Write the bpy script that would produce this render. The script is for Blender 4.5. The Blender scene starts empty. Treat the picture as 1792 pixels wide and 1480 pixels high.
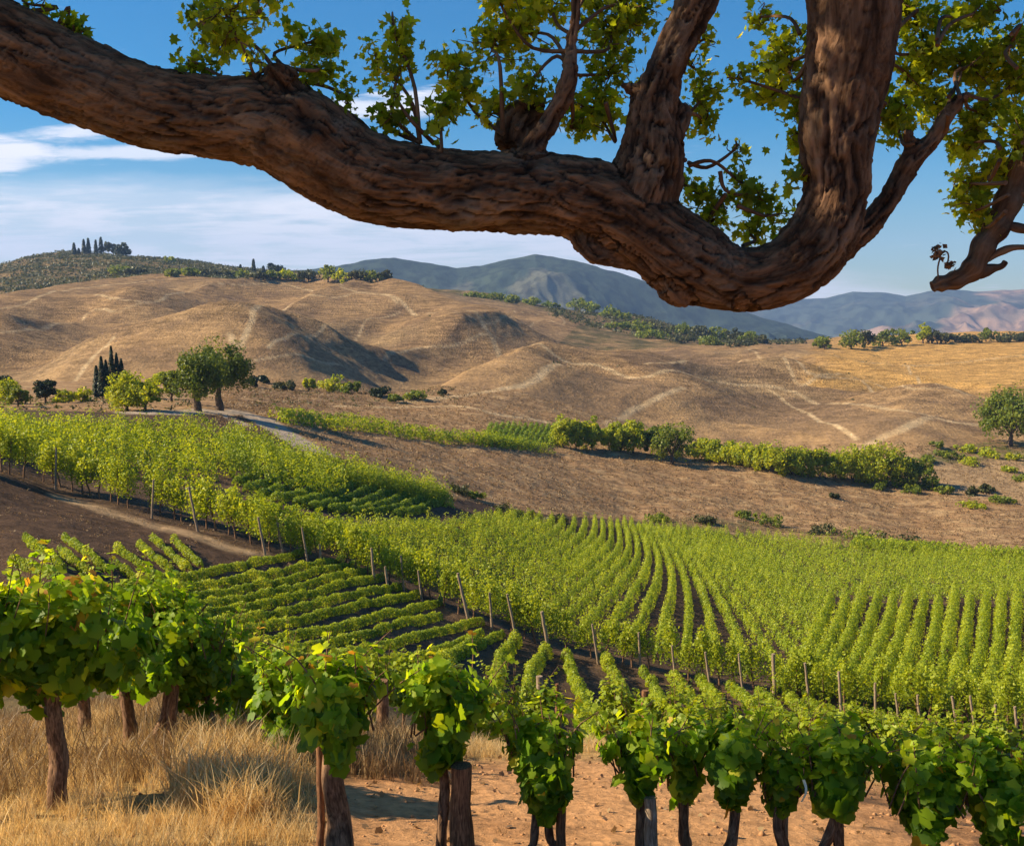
import bpy, math, random
import numpy as np
from mathutils import Vector, Matrix
C = bpy.context.scene
RNG = np.random.default_rng(11)
random.seed(5)

# ------------------------------------------------------------------ camera, sky, sun
F = 1921.0                       # focal length in photograph pixels (1792 x 1480)
PITCH = math.radians(5.35)
cam_d = bpy.data.cameras.new('camera'); cam = bpy.data.objects.new('camera', cam_d)
C.collection.objects.link(cam); C.camera = cam
cam_d.sensor_width = 36; cam_d.lens = F/1792*36; cam_d.clip_start = .05; cam_d.clip_end = 30000
cam.location = (0, 0, 0); cam.rotation_euler = (math.pi/2-PITCH, 0, 0)
SUN = Vector((-0.80, -0.04, 0.54)).normalized()      # direction towards the sun
el = math.asin(SUN.z); az = math.atan2(SUN.x, SUN.y)
W = bpy.data.worlds.new('World'); C.world = W; W.use_nodes = True
sl = bpy.data.lights.new('sun', 'SUN'); so = bpy.data.objects.new('sun', sl); C.collection.objects.link(so)
sl.energy = 5.0; sl.angle = math.radians(.5); sl.color = (1, .83, .57)
so.rotation_euler = SUN.to_track_quat('Z', 'Y').to_euler()
C.view_settings.view_transform = 'Standard'; C.view_settings.look = 'None'
C.view_settings.exposure = 1.05; C.view_settings.gamma = 1
C.cycles.max_bounces = 6; C.cycles.transparent_max_bounces = 6; C.cycles.volume_bounces = 0
C.cycles.transmission_bounces = 4

def world():
    nt = W.node_tree; N = nt.nodes; L = nt.links; N.clear()
    def n(t, **k):
        q = N.new(t)
        for a, b in k.items(): setattr(q, a, b)
        return q
    def math_(op, a, b=None, c=None):
        q = n('ShaderNodeMath', operation=op)
        for i, v in enumerate((a, b, c)):
            if v is None: continue
            if isinstance(v, (int, float)): q.inputs[i].default_value = v
            else: L.new(v, q.inputs[i])
        return q.outputs[0]
    def ramp(v, lo, hi):
        q = n('ShaderNodeMapRange', interpolation_type='SMOOTHSTEP')
        L.new(v, q.inputs[0]); q.inputs[1].default_value = lo; q.inputs[2].default_value = hi
        return q.outputs[0]
    sky = n('ShaderNodeTexSky', sky_type='NISHITA', sun_disc=False, sun_elevation=el, sun_rotation=az % (2*math.pi))
    sky.air_density = 1.0; sky.dust_density = .3; sky.ozone_density = 2.2; sky.altitude = 300
    hs = n('ShaderNodeHueSaturation'); hs.inputs['Saturation'].default_value = 1.8; hs.inputs['Value'].default_value = 1.0
    L.new(sky.outputs[0], hs.inputs['Color'])
    tc = n('ShaderNodeTexCoord'); sp = n('ShaderNodeSeparateXYZ'); L.new(tc.outputs['Generated'], sp.inputs[0])
    x, y, z = sp.outputs
    zz = math_('ADD', math_('MAXIMUM', z, 0.0), .10)
    cb = n('ShaderNodeCombineXYZ'); L.new(math_('DIVIDE', x, zz), cb.inputs[0]); L.new(math_('DIVIDE', y, zz), cb.inputs[1])
    def noise(scale, detail, off, sx=1, sy=1, dist=0.0, rough=.55):
        mp = n('ShaderNodeMapping'); mp.inputs['Location'].default_value = off; mp.inputs['Scale'].default_value = (sx, sy, 1)
        L.new(cb.outputs[0], mp.inputs[0])
        q = n('ShaderNodeTexNoise'); L.new(mp.outputs[0], q.inputs['Vector'])
        q.inputs['Scale'].default_value = scale; q.inputs['Detail'].default_value = detail
        q.inputs['Roughness'].default_value = rough; q.inputs['Distortion'].default_value = dist
        return q.outputs['Fac']
    n3 = noise(5.5, 6, (1.1, 9.2, 0), .6, 1.3, .8, .65)
    # direction tangents: horizontal a = x/y, vertical e = z/y (a band of stratus low over the hills, wisps above)
    a = math_('DIVIDE', x, math_('MAXIMUM', y, .05)); e = math_('DIVIDE', z, math_('MAXIMUM', y, .05))
    n1 = noise(.55, 7, (3.1, 1.7, 0), 1, 1.3, .3)
    n2 = noise(1.5, 8, (7.1, 4.2, 0), .8, 1.2, .5, .6)
    edge = math_('ADD', e, math_('MULTIPLY', math_('SUBTRACT', n1, .5), .055))
    edge = math_('ADD', edge, math_('MULTIPLY', math_('SUBTRACT', n2, .5), .045))
    top = math_('SUBTRACT', .122, math_('MULTIPLY', math_('MAXIMUM', math_('ADD', a, .05), 0.0), .23))
    band = math_('SUBTRACT', 1.0, ramp(math_('SUBTRACT', edge, top), -.018, .010))
    band = math_('MULTIPLY', band, math_('ADD', .50, math_('MULTIPLY', ramp(math_('ADD', math_('MULTIPLY', n3, .35), math_('MULTIPLY', n2, .65)), .40, .58), .50)))
    def wisp(a0, e0, ra, re, amt):
        da = math_('DIVIDE', math_('SUBTRACT', a, a0), ra); de = math_('DIVIDE', math_('SUBTRACT', e, e0), re)
        r2 = math_('ADD', math_('MULTIPLY', da, da), math_('MULTIPLY', de, de))
        g = math_('POWER', 2.718, math_('MULTIPLY', r2, -1.0))
        return math_('MULTIPLY', ramp(math_('ADD', g, math_('ADD', math_('MULTIPLY', math_('SUBTRACT', n2, .5), 2.4), math_('MULTIPLY', math_('SUBTRACT', n3, .5), 1.4))), .34, 1.0), amt)
    ws = [wisp(-.480, .150, .075, .026, 1.0), wisp(-.40, .166, .07, .010, .85), wisp(-.335, .150, .09, .008, .8),
          wisp(-.08, .196, .065, .017, 1.0), wisp(-.12, .190, .08, .010, .8), wisp(.06, .17, .05, .008, .3)]
    tot = band
    for w in ws: tot = math_('MAXIMUM', tot, w)
    mx = n('ShaderNodeMix', data_type='RGBA'); L.new(tot, mx.inputs[0]); L.new(hs.outputs[0], mx.inputs[6])
    mx.inputs[7].default_value = (9.6, 9.4, 9.9, 1)
    bg = n('ShaderNodeBackground'); bg.inputs[1].default_value = .064; L.new(mx.outputs[2], bg.inputs[0])
    o = n('ShaderNodeOutputWorld'); L.new(bg.outputs[0], o.inputs[0])
world()

# ------------------------------------------------------------------ helpers
def pdir(px, py):
    px = np.asarray(px, float); py = np.asarray(py, float)
    u = (px-896)/F; v = (740-py)/F
    return np.stack([u, math.cos(PITCH)+v*math.sin(PITCH)+0*u, -math.sin(PITCH)+v*math.cos(PITCH)+0*u], -1)
def P3(px, py, y):
    d = pdir(px, py); return d*(y/d[..., 1])[..., None] if d.ndim > 1 else d*(y/d[1])
def proj(x, y, z):
    f = y*math.cos(PITCH)-z*math.sin(PITCH); up = y*math.sin(PITCH)+z*math.cos(PITCH)
    f = np.maximum(f, 1e-3)
    return 896+F*x/f, 740-F*up/f
_perm = np.random.default_rng(3).integers(0, 1 << 30, 1 << 12)
def _h(i, j, k): return _perm[(_perm[(_perm[i & 4095]+j) & 4095]+k) & 4095]
def perlin(x, y, z):
    x, y, z = np.broadcast_arrays(np.asarray(x, float), np.asarray(y, float), np.asarray(z, float))
    xi = np.floor(x).astype(np.int64); yi = np.floor(y).astype(np.int64); zi = np.floor(z).astype(np.int64)
    xf, yf, zf = x-xi, y-yi, z-zi
    f = lambda t: t*t*t*(t*(t*6-15)+10)
    u, v, w = f(xf), f(yf), f(zf); out = 0
    for a in (0, 1):
        for b in (0, 1):
            for c in (0, 1):
                h = _h(xi+a, yi+b, zi+c)
                g = (((h & 1023)/511.5-1)*(xf-a)+(((h >> 10) & 1023)/511.5-1)*(yf-b)+(((h >> 20) & 1023)/511.5-1)*(zf-c))
                out = out+g*(u if a else 1-u)*(v if b else 1-v)*(w if c else 1-w)
    return out
def fbm(x, y, z, o=4, g=.5, ridge=False):
    s = 0; a = 1
    for i in range(o):
        n = perlin(x*2**i+i*7.3, y*2**i+i*3.1, z*2**i)
        s = s+a*((1-2*np.abs(n))-.6 if ridge else n); a *= g
    return s
def sstep(x, a, b):
    t = np.clip((x-a)/(b-a), 0, 1); return t*t*(3-2*t)
def interp_line(pts, x): 
    p = np.array(pts, float); return np.interp(x, p[:, 0], p[:, 1])

class MB:
    """collects vertices and faces, then links them as ONE mesh object"""
    def __init__(s): s.V = []; s.L = []; s.T = []; s.M = []; s.A = []; s.n = 0; s.B = []
    def add(s, V, Fc, m=0, rnd=None, bark=None):
        V = np.asarray(V, float).reshape(-1, 3); Fc = np.asarray(Fc, np.int64)
        s.V.append(V); s.L.append((Fc+s.n).ravel()); s.T.append(np.full(len(Fc), Fc.shape[1])); s.M.append(np.full(len(Fc), m))
        s.A.append(np.broadcast_to(np.asarray(.5 if rnd is None else rnd, float), (len(V),)))
        s.B.append(V*1.0 if bark is None else bark); s.n += len(V)
    def mesh(s, name, mats, smooth=False):
        me = bpy.data.meshes.new(name)
        V = np.concatenate(s.V); L = np.concatenate(s.L); T = np.concatenate(s.T); M = np.concatenate(s.M)
        me.vertices.add(len(V)); me.vertices.foreach_set('co', V.ravel().astype(np.float32))
        me.loops.add(len(L)); me.loops.foreach_set('vertex_index', L.astype(np.int32))
        me.polygons.add(len(T)); st = np.concatenate([[0], np.cumsum(T)[:-1]])
        me.polygons.foreach_set('loop_start', st.astype(np.int32)); me.polygons.foreach_set('loop_total', T.astype(np.int32))
        me.polygons.foreach_set('material_index', M.astype(np.int32))
        if smooth: me.polygons.foreach_set('use_smooth', np.ones(len(T), bool))
        a = me.attributes.new('rnd', 'FLOAT', 'POINT'); a.data.foreach_set('value', np.concatenate(s.A).astype(np.float32))
        b = me.attributes.new('bark', 'FLOAT_VECTOR', 'POINT'); b.data.foreach_set('vector', np.concatenate(s.B).ravel().astype(np.float32))
        for m in (mats if isinstance(mats, (list, tuple)) else [mats]): me.materials.append(m)
        me.update(calc_edges=True); return me
    def build(s, name, mats, parent=None, smooth=False):
        return link(name, s.mesh(name, mats, smooth), parent)
def link(name, me, parent=None):
    o = bpy.data.objects.new(name, me); C.collection.objects.link(o)
    if parent: o.parent = parent
    return o
def tag(o, label=None, cat=None, group=None, kind=None):
    if label: o['label'] = label
    if cat: o['category'] = cat
    if group: o['group'] = group
    if kind: o['kind'] = kind
    return o
def thing(name, label, cat, loc, rz=0, group=None, s=1):
    o = bpy.data.objects.new(name, None); C.collection.objects.link(o); o.empty_display_size = .2
    o.location = loc; o.rotation_euler = (0, 0, rz); o.scale = (s, s, s)
    return tag(o, label, cat, group)

def rotmats(n, tilt=1.0, nrm=None, rg=RNG):
    """random frames whose z axis leans towards nrm (n,3)"""
    z = rg.normal(size=(n, 3)); z /= np.linalg.norm(z, axis=1)[:, None]
    if nrm is not None: z = z*tilt+nrm
    z /= np.linalg.norm(z, axis=1)[:, None]+1e-9
    r = rg.normal(size=(n, 3)); x = np.cross(r, z); x /= np.linalg.norm(x, axis=1)[:, None]+1e-9
    return np.stack([x, np.cross(z, x), z], 1)      # rows: axes
LEAF_Q = (np.array([[0, -.5, 0], [.42, 0, .10], [0, .55, 0], [-.42, 0, .10]]), np.array([[0, 1, 2, 3]]))
def _star(pts, cup):
    P = [[0, 0, 0]]+[[x, y, cup*(x*x+y*y)+abs(x)*.25] for x, y in pts]
    n = len(pts); return np.array(P), np.array([[0, i+1, (i+1) % n+1] for i in range(n)])
def _lobes(rs):
    pts = []; n = len(rs)
    for i, r in enumerate(rs):
        a = -math.pi/2+2*math.pi*i/n; pts.append((r*math.cos(a), r*math.sin(a)))
    return pts
# grape leaf: broad, five shallow lobes with a notch at the stalk
GRAPE = _star(_lobes([.12, .42, .50, .44, .56, .46, .62, .46, .56, .44, .50, .42]), -.25)
# tree leaf: deeply cut lobes
MAPLE = _star(_lobes([.20, .40, .34, .54, .36, .60, .38, .72, .38, .60, .36, .54, .34, .40]), -.35)
def leaves(mb, P, size, tmpl=LEAF_Q, nrm=None, tilt=1.0, m=0, rnd=None, rg=RNG):
    n = len(P)
    if n == 0: return
    R = rotmats(n, tilt, nrm, rg); T, Fc = tmpl; k = len(T)
    S = np.broadcast_to(np.asarray(size, float), (n,))*rg.uniform(.55, 1.3, n)
    Tb = np.broadcast_to(T, (n, k, 3)).copy()
    if k > 4: Tb[:, :, 2] *= rg.uniform(-.6, 1.8, n)[:, None]; Tb[:, :, 0] *= rg.uniform(.8, 1.1, n)[:, None]
    V = np.einsum('nkj,nji->nki', Tb, R)*S[:, None, None]+P[:, None, :]
    Fa = (Fc[None]+(np.arange(n)*k)[:, None, None]).reshape(-1, Fc.shape[1])
    rv = rg.uniform(0, 1, n) if rnd is None else np.broadcast_to(rnd, (n,))
    mb.add(V.reshape(-1, 3), Fa, m, np.repeat(rv, k))
def tube(mb, P, r, seg=8, m=0, rnd=.5, wob=0.0, cap=True, seed=0):
    P = np.asarray(P, float); n = len(P); r = np.broadcast_to(np.asarray(r, float), (n,))
    T = np.gradient(P, axis=0); T /= np.linalg.norm(T, axis=1)[:, None]+1e-9
    ref = np.array([0, 1., 0]) if abs(T[:, 1]).mean() < .8 else np.array([1., 0, 0])
    A = np.cross(T, ref); A /= np.linalg.norm(A, axis=1)[:, None]+1e-9; B = np.cross(T, A)
    ph = np.linspace(0, 2*np.pi, seg, endpoint=False)
    s = np.concatenate([[0], np.cumsum(np.linalg.norm(np.diff(P, axis=0), axis=1))])
    rr = np.repeat(r[:, None], seg, 1)
    if wob:
        rr = rr*(1+wob*fbm(np.cos(ph)[None]*1.6+seed*3.1, np.sin(ph)[None]*1.6, (s/(np.mean(r)*5))[:, None], 3))
    V = P[:, None]+A[:, None]*(np.cos(ph)[None, :, None]*rr[..., None])+B[:, None]*(np.sin(ph)[None, :, None]*rr[..., None])
    bk = np.stack([np.broadcast_to(np.cos(ph), rr.shape)*r.mean()+seed, np.broadcast_to(np.sin(ph), rr.shape)*r.mean(), np.repeat(s[:, None], seg, 1)], -1)
    i = np.arange(n-1)[:, None]*seg; j = np.arange(seg)[None]; j2 = (j+1) % seg
    Fc = np.stack([i+j, i+j2, i+seg+j2, i+seg+j], -1).reshape(-1, 4)
    mb.add(V.reshape(-1, 3), Fc, m, rnd, bk.reshape(-1, 3))
    if cap:
        for e, flip in ((0, 1), (n-1, 0)):
            ring = V[e]; c = P[e]; Vc = np.vstack([ring, c]); f = np.stack([np.arange(seg), (np.arange(seg)+1) % seg, np.full(seg, seg)], -1)
            if flip: f = f[:, ::-1]
            mb.add(Vc, f, m, rnd, np.vstack([bk[e], bk[e].mean(0)]))
def spline(K, n):
    K = np.asarray(K, float); m = len(K); t = np.linspace(0, m-1, n); i = np.clip(t.astype(int), 0, m-2); f = (t-i)[:, None]
    p0 = K[np.maximum(i-1, 0)]; p1 = K[i]; p2 = K[i+1]; p3 = K[np.minimum(i+2, m-1)]
    return .5*((2*p1)+(-p0+p2)*f+(2*p0-5*p1+4*p2-p3)*f**2+(-p0+3*p1-3*p2+p3)*f**3)

# ------------------------------------------------------------------ materials
def new_mat(name):
    m = bpy.data.materials.new(name); m.use_nodes = True; m.node_tree.nodes.clear(); return m, m.node_tree.nodes, m.node_tree.links
def leaf_mat(name, cols, trans=.38, tcol=None, rough=.5, spec=.3):
    """cols: list of (pos, rgb) over the per-leaf random value"""
    m, N, L = new_mat(name)
    at = N.new('ShaderNodeAttribute'); at.attribute_name = 'rnd'
    rp = N.new('ShaderNodeValToRGB'); L.new(at.outputs['Fac'], rp.inputs[0])
    el_ = rp.color_ramp.elements
    while len(el_) < len(cols): el_.new(.5)
    for e, (p, c) in zip(el_, cols): e.position = p; e.color = (*c, 1)
    b = N.new('ShaderNodeBsdfPrincipled'); L.new(rp.outputs[0], b.inputs['Base Color'])
    b.inputs['Roughness'].default_value = rough; b.inputs['Specular IOR Level'].default_value = spec
    t = N.new('ShaderNodeBsdfTranslucent')
    mu = N.new('ShaderNodeMix'); mu.data_type = 'RGBA'; mu.blend_type = 'MULTIPLY'; mu.inputs[0].default_value = 1
    L.new(rp.outputs[0], mu.inputs[6]); mu.inputs[7].default_value = (*(tcol or (2.6, 2.2, .9)), 1)
    L.new(mu.outputs[2], t.inputs[0])
    ms = N.new('ShaderNodeMixShader'); ms.inputs[0].default_value = trans
    L.new(b.outputs[0], ms.inputs[1]); L.new(t.outputs[0], ms.inputs[2])
    o = N.new('ShaderNodeOutputMaterial'); L.new(ms.outputs[0], o.inputs[0]); return m
def bark_mat(name, c1, c2, scale=1, bump=.6, stretch=6, crk=False, dist=.02):
    m, N, L = new_mat(name)
    at = N.new('ShaderNodeAttribute'); at.attribute_name = 'bark'
    mp = N.new('ShaderNodeMapping'); mp.inputs['Scale'].default_value = (stretch*scale, stretch*scale, scale); L.new(at.outputs['Vector'], mp.inputs[0])
    n1 = N.new('ShaderNodeTexNoise'); n1.inputs['Scale'].default_value = 3.2; n1.inputs['Detail'].default_value = 9; n1.inputs['Roughness'].default_value = .62; n1.inputs['Distortion'].default_value = .8
    L.new(mp.outputs[0], n1.inputs['Vector'])
    n2 = N.new('ShaderNodeTexNoise'); n2.inputs['Scale'].default_value = 1.1; n2.inputs['Detail'].default_value = 4; L.new(at.outputs['Vector'], n2.inputs['Vector'])
    n2.inputs['Scale'].default_value = 5*scale
    rp = N.new('ShaderNodeValToRGB'); L.new(n1.outputs['Fac'], rp.inputs[0])
    e = rp.color_ramp.elements; e[0].position = .32; e[0].color = (*[x*.28 for x in c1], 1); e[1].position = .66; e[1].color = (*c2, 1)
    k = e.new(.47); k.color = (*c1, 1)
    mx = N.new('ShaderNodeMix'); mx.data_type = 'RGBA'; mx.blend_type = 'OVERLAY'; mx.inputs[0].default_value = .55
    L.new(rp.outputs[0], mx.inputs[6]); L.new(n2.outputs['Fac'], mx.inputs[7])
    b = N.new('ShaderNodeBsdfPrincipled'); b.inputs['Roughness'].default_value = .85; b.inputs['Specular IOR Level'].default_value = .15
    cout = mx.outputs[2]
    if crk:                       # shade of the bark's cracks and knot holes, painted into the colour
        ck = N.new('ShaderNodeAttribute'); ck.attribute_name = 'crack'; m2 = N.new('ShaderNodeMix'); m2.data_type = 'RGBA'
        lx = N.new('ShaderNodeTexNoise'); lx.inputs['Scale'].default_value = 3.1; lx.inputs['Detail'].default_value = 8; lx.inputs['Roughness'].default_value = .7; L.new(at.outputs['Vector'], lx.inputs['Vector'])
        lr = N.new('ShaderNodeMapRange'); L.new(lx.outputs['Fac'], lr.inputs[0]); lr.inputs[1].default_value = .50; lr.inputs[2].default_value = .68; lr.inputs[4].default_value = .6
        m3 = N.new('ShaderNodeMix'); m3.data_type = 'RGBA'; L.new(lr.outputs[0], m3.inputs[0]); L.new(cout, m3.inputs[6]); m3.inputs[7].default_value = (.20, .155, .115, 1); cout = m3.outputs[2]
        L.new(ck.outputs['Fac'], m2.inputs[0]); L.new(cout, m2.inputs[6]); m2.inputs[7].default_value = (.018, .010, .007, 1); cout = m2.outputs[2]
    L.new(cout, b.inputs['Base Color'])
    bp = N.new('ShaderNodeBump'); bp.inputs['Strength'].default_value = bump; bp.inputs['Distance'].default_value = dist
    L.new(n1.outputs['Fac'], bp.inputs['Height']); L.new(bp.outputs[0], b.inputs['Normal'])
    o = N.new('ShaderNodeOutputMaterial'); L.new(b.outputs[0], o.inputs[0]); return m
G = dict
M_oakleaf = leaf_mat('oak_leaf', [(0, (.06, .11, .010)), (.45, (.16, .215, .014)), (.8, (.34, .38, .018)), (.97, (.50, .44, .02)), (1, (.30, .10, .02))], .62)
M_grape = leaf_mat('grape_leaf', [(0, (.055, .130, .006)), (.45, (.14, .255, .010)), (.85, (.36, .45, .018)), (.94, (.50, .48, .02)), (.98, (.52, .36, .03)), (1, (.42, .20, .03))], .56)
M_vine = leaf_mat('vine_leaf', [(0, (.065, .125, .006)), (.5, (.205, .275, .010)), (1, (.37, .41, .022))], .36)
M_vine_d = leaf_mat('vine_leaf_deep', [(0, (.05, .105, .008)), (.6, (.13, .20, .010)), (1, (.24, .30, .02))], .32)
M_lime = leaf_mat('lime_crown', [(0, (.09, .15, .008)), (.5, (.25, .30, .012)), (1, (.44, .45, .03))], .44)
M_mid = leaf_mat('mid_crown', [(0, (.055, .095, .012)), (.5, (.13, .175, .018)), (1, (.25, .27, .025))], .36)
M_pep = leaf_mat('olive_crown', [(0, (.035, .065, .010)), (.5, (.085, .125, .016)), (1, (.18, .21, .022))], .34)
M_vine_f = leaf_mat('vine_leaf_pale', [(0, (.09, .150, .008)), (.5, (.26, .32, .014)), (1, (.44, .46, .035))], .40)
M_dark = leaf_mat('dark_crown', [(0, (.012, .024, .010)), (.6, (.025, .042, .014)), (1, (.05, .07, .02))], .18)
M_scrub = leaf_mat('scrub_crown', [(0, (.030, .040, .012)), (.6, (.06, .07, .02)), (1, (.13, .12, .04))], .2)
M_straw = leaf_mat('straw', [(0, (.36, .25, .11)), (.5, (.62, .46, .22)), (1, (.86, .74, .48))], .5, (1.2, 1.0, .7))
M_straw2 = leaf_mat('dull_straw', [(0, (.13, .085, .045)), (.5, (.25, .165, .085)), (1, (.40, .29, .15))], .3, (1.2, 1.0, .7))
M_bark = bark_mat('oak_bark', (.118, .060, .032), (.255, .143, .082), 1.0, 1.0, 5, dist=.03, crk=True)
M_trunk = bark_mat('tree_trunk', (.08, .055, .04), (.17, .12, .085), 1.5, .6, 4)
M_vinewood = bark_mat('vine_wood', (.16, .088, .05), (.36, .21, .12), 4, .9, 4, dist=.01)
M_post = bark_mat('post_wood', (.27, .19, .125), (.46, .36, .26), 4, .6, 9, dist=.006)
M_postred = bark_mat('red_post_wood', (.19, .09, .045), (.36, .18, .085), 4, .6, 9, dist=.006)
# ------------------------------------------------------------------ terrain: one height field round the viewpoint
# columns of (distance in m, height); height given either as z or through the slope the eye sees at a photograph row
def zpy(px, py, d):
    v = pdir(px, py); return v[2]/math.hypot(v[0], v[1])*d
COLS = {
 -150: [(64, 790), (80, 745), (100, 722), (120, 712), (160, 690), (205, 668), (300, 610), (420, 565), (560, 540), (700, 530), (900, 520)],
 100: [(30, 1130), (37, 1010), (44, 955), (50, 915), (61, 866), (74, 806), (88, 762), (105, 727), (120, 714), (160, 692), (205, 668), (280, 622), (380, 572), (480, 530), (560, 508), (640, 500), (760, 470), (900, 446), (1050, 452)],
 350: [(30, 1160), (38, 1072), (46, 1000), (50, 965), (58, 920), (70, 862), (85, 802), (100, 755), (118, 722), (150, 702), (200, 672), (260, 640), (350, 590), (450, 535), (560, 492), (700, 482), (900, 462), (1050, 470)],
 600: [(30, 1215), (40, 1120), (46, 1055), (53, 1000), (64, 935), (78, 882), (100, 805), (130, 762), (150, 732), (190, 700), (225, 680), (290, 635), (360, 590), (450, 540), (560, 500), (640, 500), (850, 485), (1000, 500)],
 850: [(30, 1290), (40, 1195), (51, 1100), (60, 1040), (70, 990), (88, 925), (108, 888), (130, 830), (150, 785), (190, 722), (230, 692), (290, 655), (370, 610), (440, 573), (520, 560), (650, 528), (740, 518), (900, 530)],
 1100: [(30, 1330), (40, 1260), (49, 1180), (58, 1110), (70, 1045), (95, 975), (122, 922), (136, 902), (150, 855), (172, 800), (210, 748), (260, 705), (340, 655), (420, 640), (520, 606), (650, 572), (750, 554), (900, 566)],
 1350: [(30, 1355), (40, 1292), (48, 1225), (60, 1145), (85, 1048), (112, 980), (140, 932), (152, 902), (176, 822), (210, 772), (260, 735), (320, 700), (420, 650), (520, 612), (600, 602), (800, 600), (1000, 610)],
 1600: [(30, 1372), (40, 1330), (47, 1265), (58, 1180), (80, 1078), (112, 1000), (142, 955), (158, 925), (182, 862), (215, 782), (270, 742), (330, 705), (420, 660), (520, 610), (590, 591), (800, 590), (1000, 600)],
 1950: [(30, 1400), (38, 1360), (45, 1310), (58, 1200), (80, 1090), (115, 1010), (145, 970), (165, 940), (190, 880), (228, 795), (300, 742), (400, 690), (500, 630), (600, 590), (800, 588), (1000, 600)]}
pts = []
for px, lst in COLS.items():
    for d, py in lst:
        v = pdir(px, py); pts.append((math.atan2(v[0], v[1]), d, v[2]/math.hypot(v[0], v[1])))
LFT = [(4, -2.55), (6, -2.98), (7.7, -3.32), (9.5, -3.72), (12, -4.30), (16, -5.4), (22, -7.6)]
RGT = [(4, -2.62), (6, -3.16), (7.7, -3.54), (9.5, -3.98), (12, -4.75), (16, -6.9), (22, -9.9)]
for k, th in enumerate(np.linspace(-.52, .52, 8)):
    w = sstep(th, -.30, -.02)
    for (d, zl), (_, zr) in zip(LFT, RGT): pts.append((th, d, (zl*(1-w)+zr*w)/d))
    for d, z in ((.5, -1.66), (1, -1.72), (2, -1.98)): pts.append((th, d, z/d))
    for d, z in ((1300, -25), (1800, -50), (2600, -62), (7000, -75)): pts.append((th, d, (z+(18 if th < -.1 else 0)*(d < 1500))/d))
for th in (-1.0, 1.0):                                # the same profiles carried round beyond the frame
    for d, py in COLS[-150 if th < 0 else 1950]:
        v = pdir(-150 if th < 0 else 1950, py); pts.append((th, d, v[2]/math.hypot(v[0], v[1])))
    for d, z in ((.5, -1.66), (1, -1.72), (2, -1.98), (6, -3.0), (12, -4.5), (22, -8.5), (35, -12), (1300, -25), (1800, -50), (2600, -62), (7000, -75)): pts.append((th, d, z/d))
pts = np.array(pts)
KT = 4.2
X = np.stack([pts[:, 0]*KT, np.log(pts[:, 1])], 1)
def _phi(A, B):
    r2 = ((A[:, None]-B[None])**2).sum(-1); return .5*r2*np.log(r2+1e-12)
n_ = len(X); K_ = np.zeros((n_+3, n_+3)); K_[:n_, :n_] = _phi(X, X)+np.eye(n_)*2e-4
K_[:n_, n_] = 1; K_[:n_, n_+1:] = X; K_[n_, :n_] = 1; K_[n_+1:, :n_] = X.T
Wt = np.linalg.solve(K_, np.concatenate([pts[:, 2], [0, 0, 0]]))
def e_raw(th, lr):
    Q = np.stack([np.clip(th, -1, 1).ravel()*KT, lr.ravel()], 1); out = np.empty(len(Q))
    for i in range(0, len(Q), 20000):
        q = Q[i:i+20000]; out[i:i+20000] = _phi(q, X)@Wt[:n_]+Wt[n_]+q@Wt[n_+1:]
    return out.reshape(th.shape)
TH = np.unique(np.concatenate([np.linspace(-math.pi, -1.0, 40), np.linspace(-1.0, -.52, 50), np.linspace(-.52, .52, 940), np.linspace(.52, 1.0, 50), np.linspace(1.0, math.pi, 40)]))
LR = np.unique(np.concatenate([np.linspace(math.log(.4), math.log(5), 60), np.linspace(math.log(5), math.log(14), 200), np.linspace(math.log(14), math.log(160), 330),
                               np.linspace(math.log(160), math.log(760), 400), np.linspace(math.log(760), math.log(1300), 50), np.linspace(math.log(1300), math.log(7200), 50)]))
ct = np.linspace(-1, 1, 150); cl = np.linspace(math.log(.4), math.log(7200), 260)
CE = e_raw(*np.meshgrid(ct, cl, indexing='ij'))
def cub(A, f):                    # Catmull-Rom along axis 0 at fractional rows f
    i = np.clip(np.floor(f).astype(int), 0, len(A)-2); t = (f-i)[:, None]
    a, b, c, d = A[np.maximum(i-1, 0)], A[i], A[i+1], A[np.minimum(i+2, len(A)-1)]
    return .5*(2*b+(c-a)*t+(2*a-5*b+4*c-d)*t*t+(-a+3*b-3*c+d)*t**3)
fe = cub(CE, (np.clip(TH, -1, 1)+1)/2*149); fe = cub(fe.T.copy(), (LR-LR[0])/(cl[-1]-cl[0])*259).T.copy()
mean_prof = fe[np.abs(TH) > .99].mean(0)
wb = sstep(np.abs(TH), 1.0, 2.6)[:, None]; fe = fe*(1-wb)+mean_prof[None]*wb
RR = np.exp(LR); GX = np.sin(TH)[:, None]*RR[None]; GY = np.cos(TH)[:, None]*RR[None]; GZ = fe*RR[None]
def H(x, y):
    x = np.asarray(x, float); y = np.asarray(y, float)
    th = np.arctan2(x, y); lr = np.log(np.maximum(np.hypot(x, y), .41))
    i = np.clip(np.searchsorted(TH, th)-1, 0, len(TH)-2); j = np.clip(np.searchsorted(LR, lr)-1, 0, len(LR)-2)
    a = np.clip((th-TH[i])/(TH[i+1]-TH[i]), 0, 1); b = np.clip((lr-LR[j])/(LR[j+1]-LR[j]), 0, 1)
    return (GZ[i, j]*(1-a)*(1-b)+GZ[i+1, j]*a*(1-b)+GZ[i, j+1]*(1-a)*b+GZ[i+1, j+1]*a*b)
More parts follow.
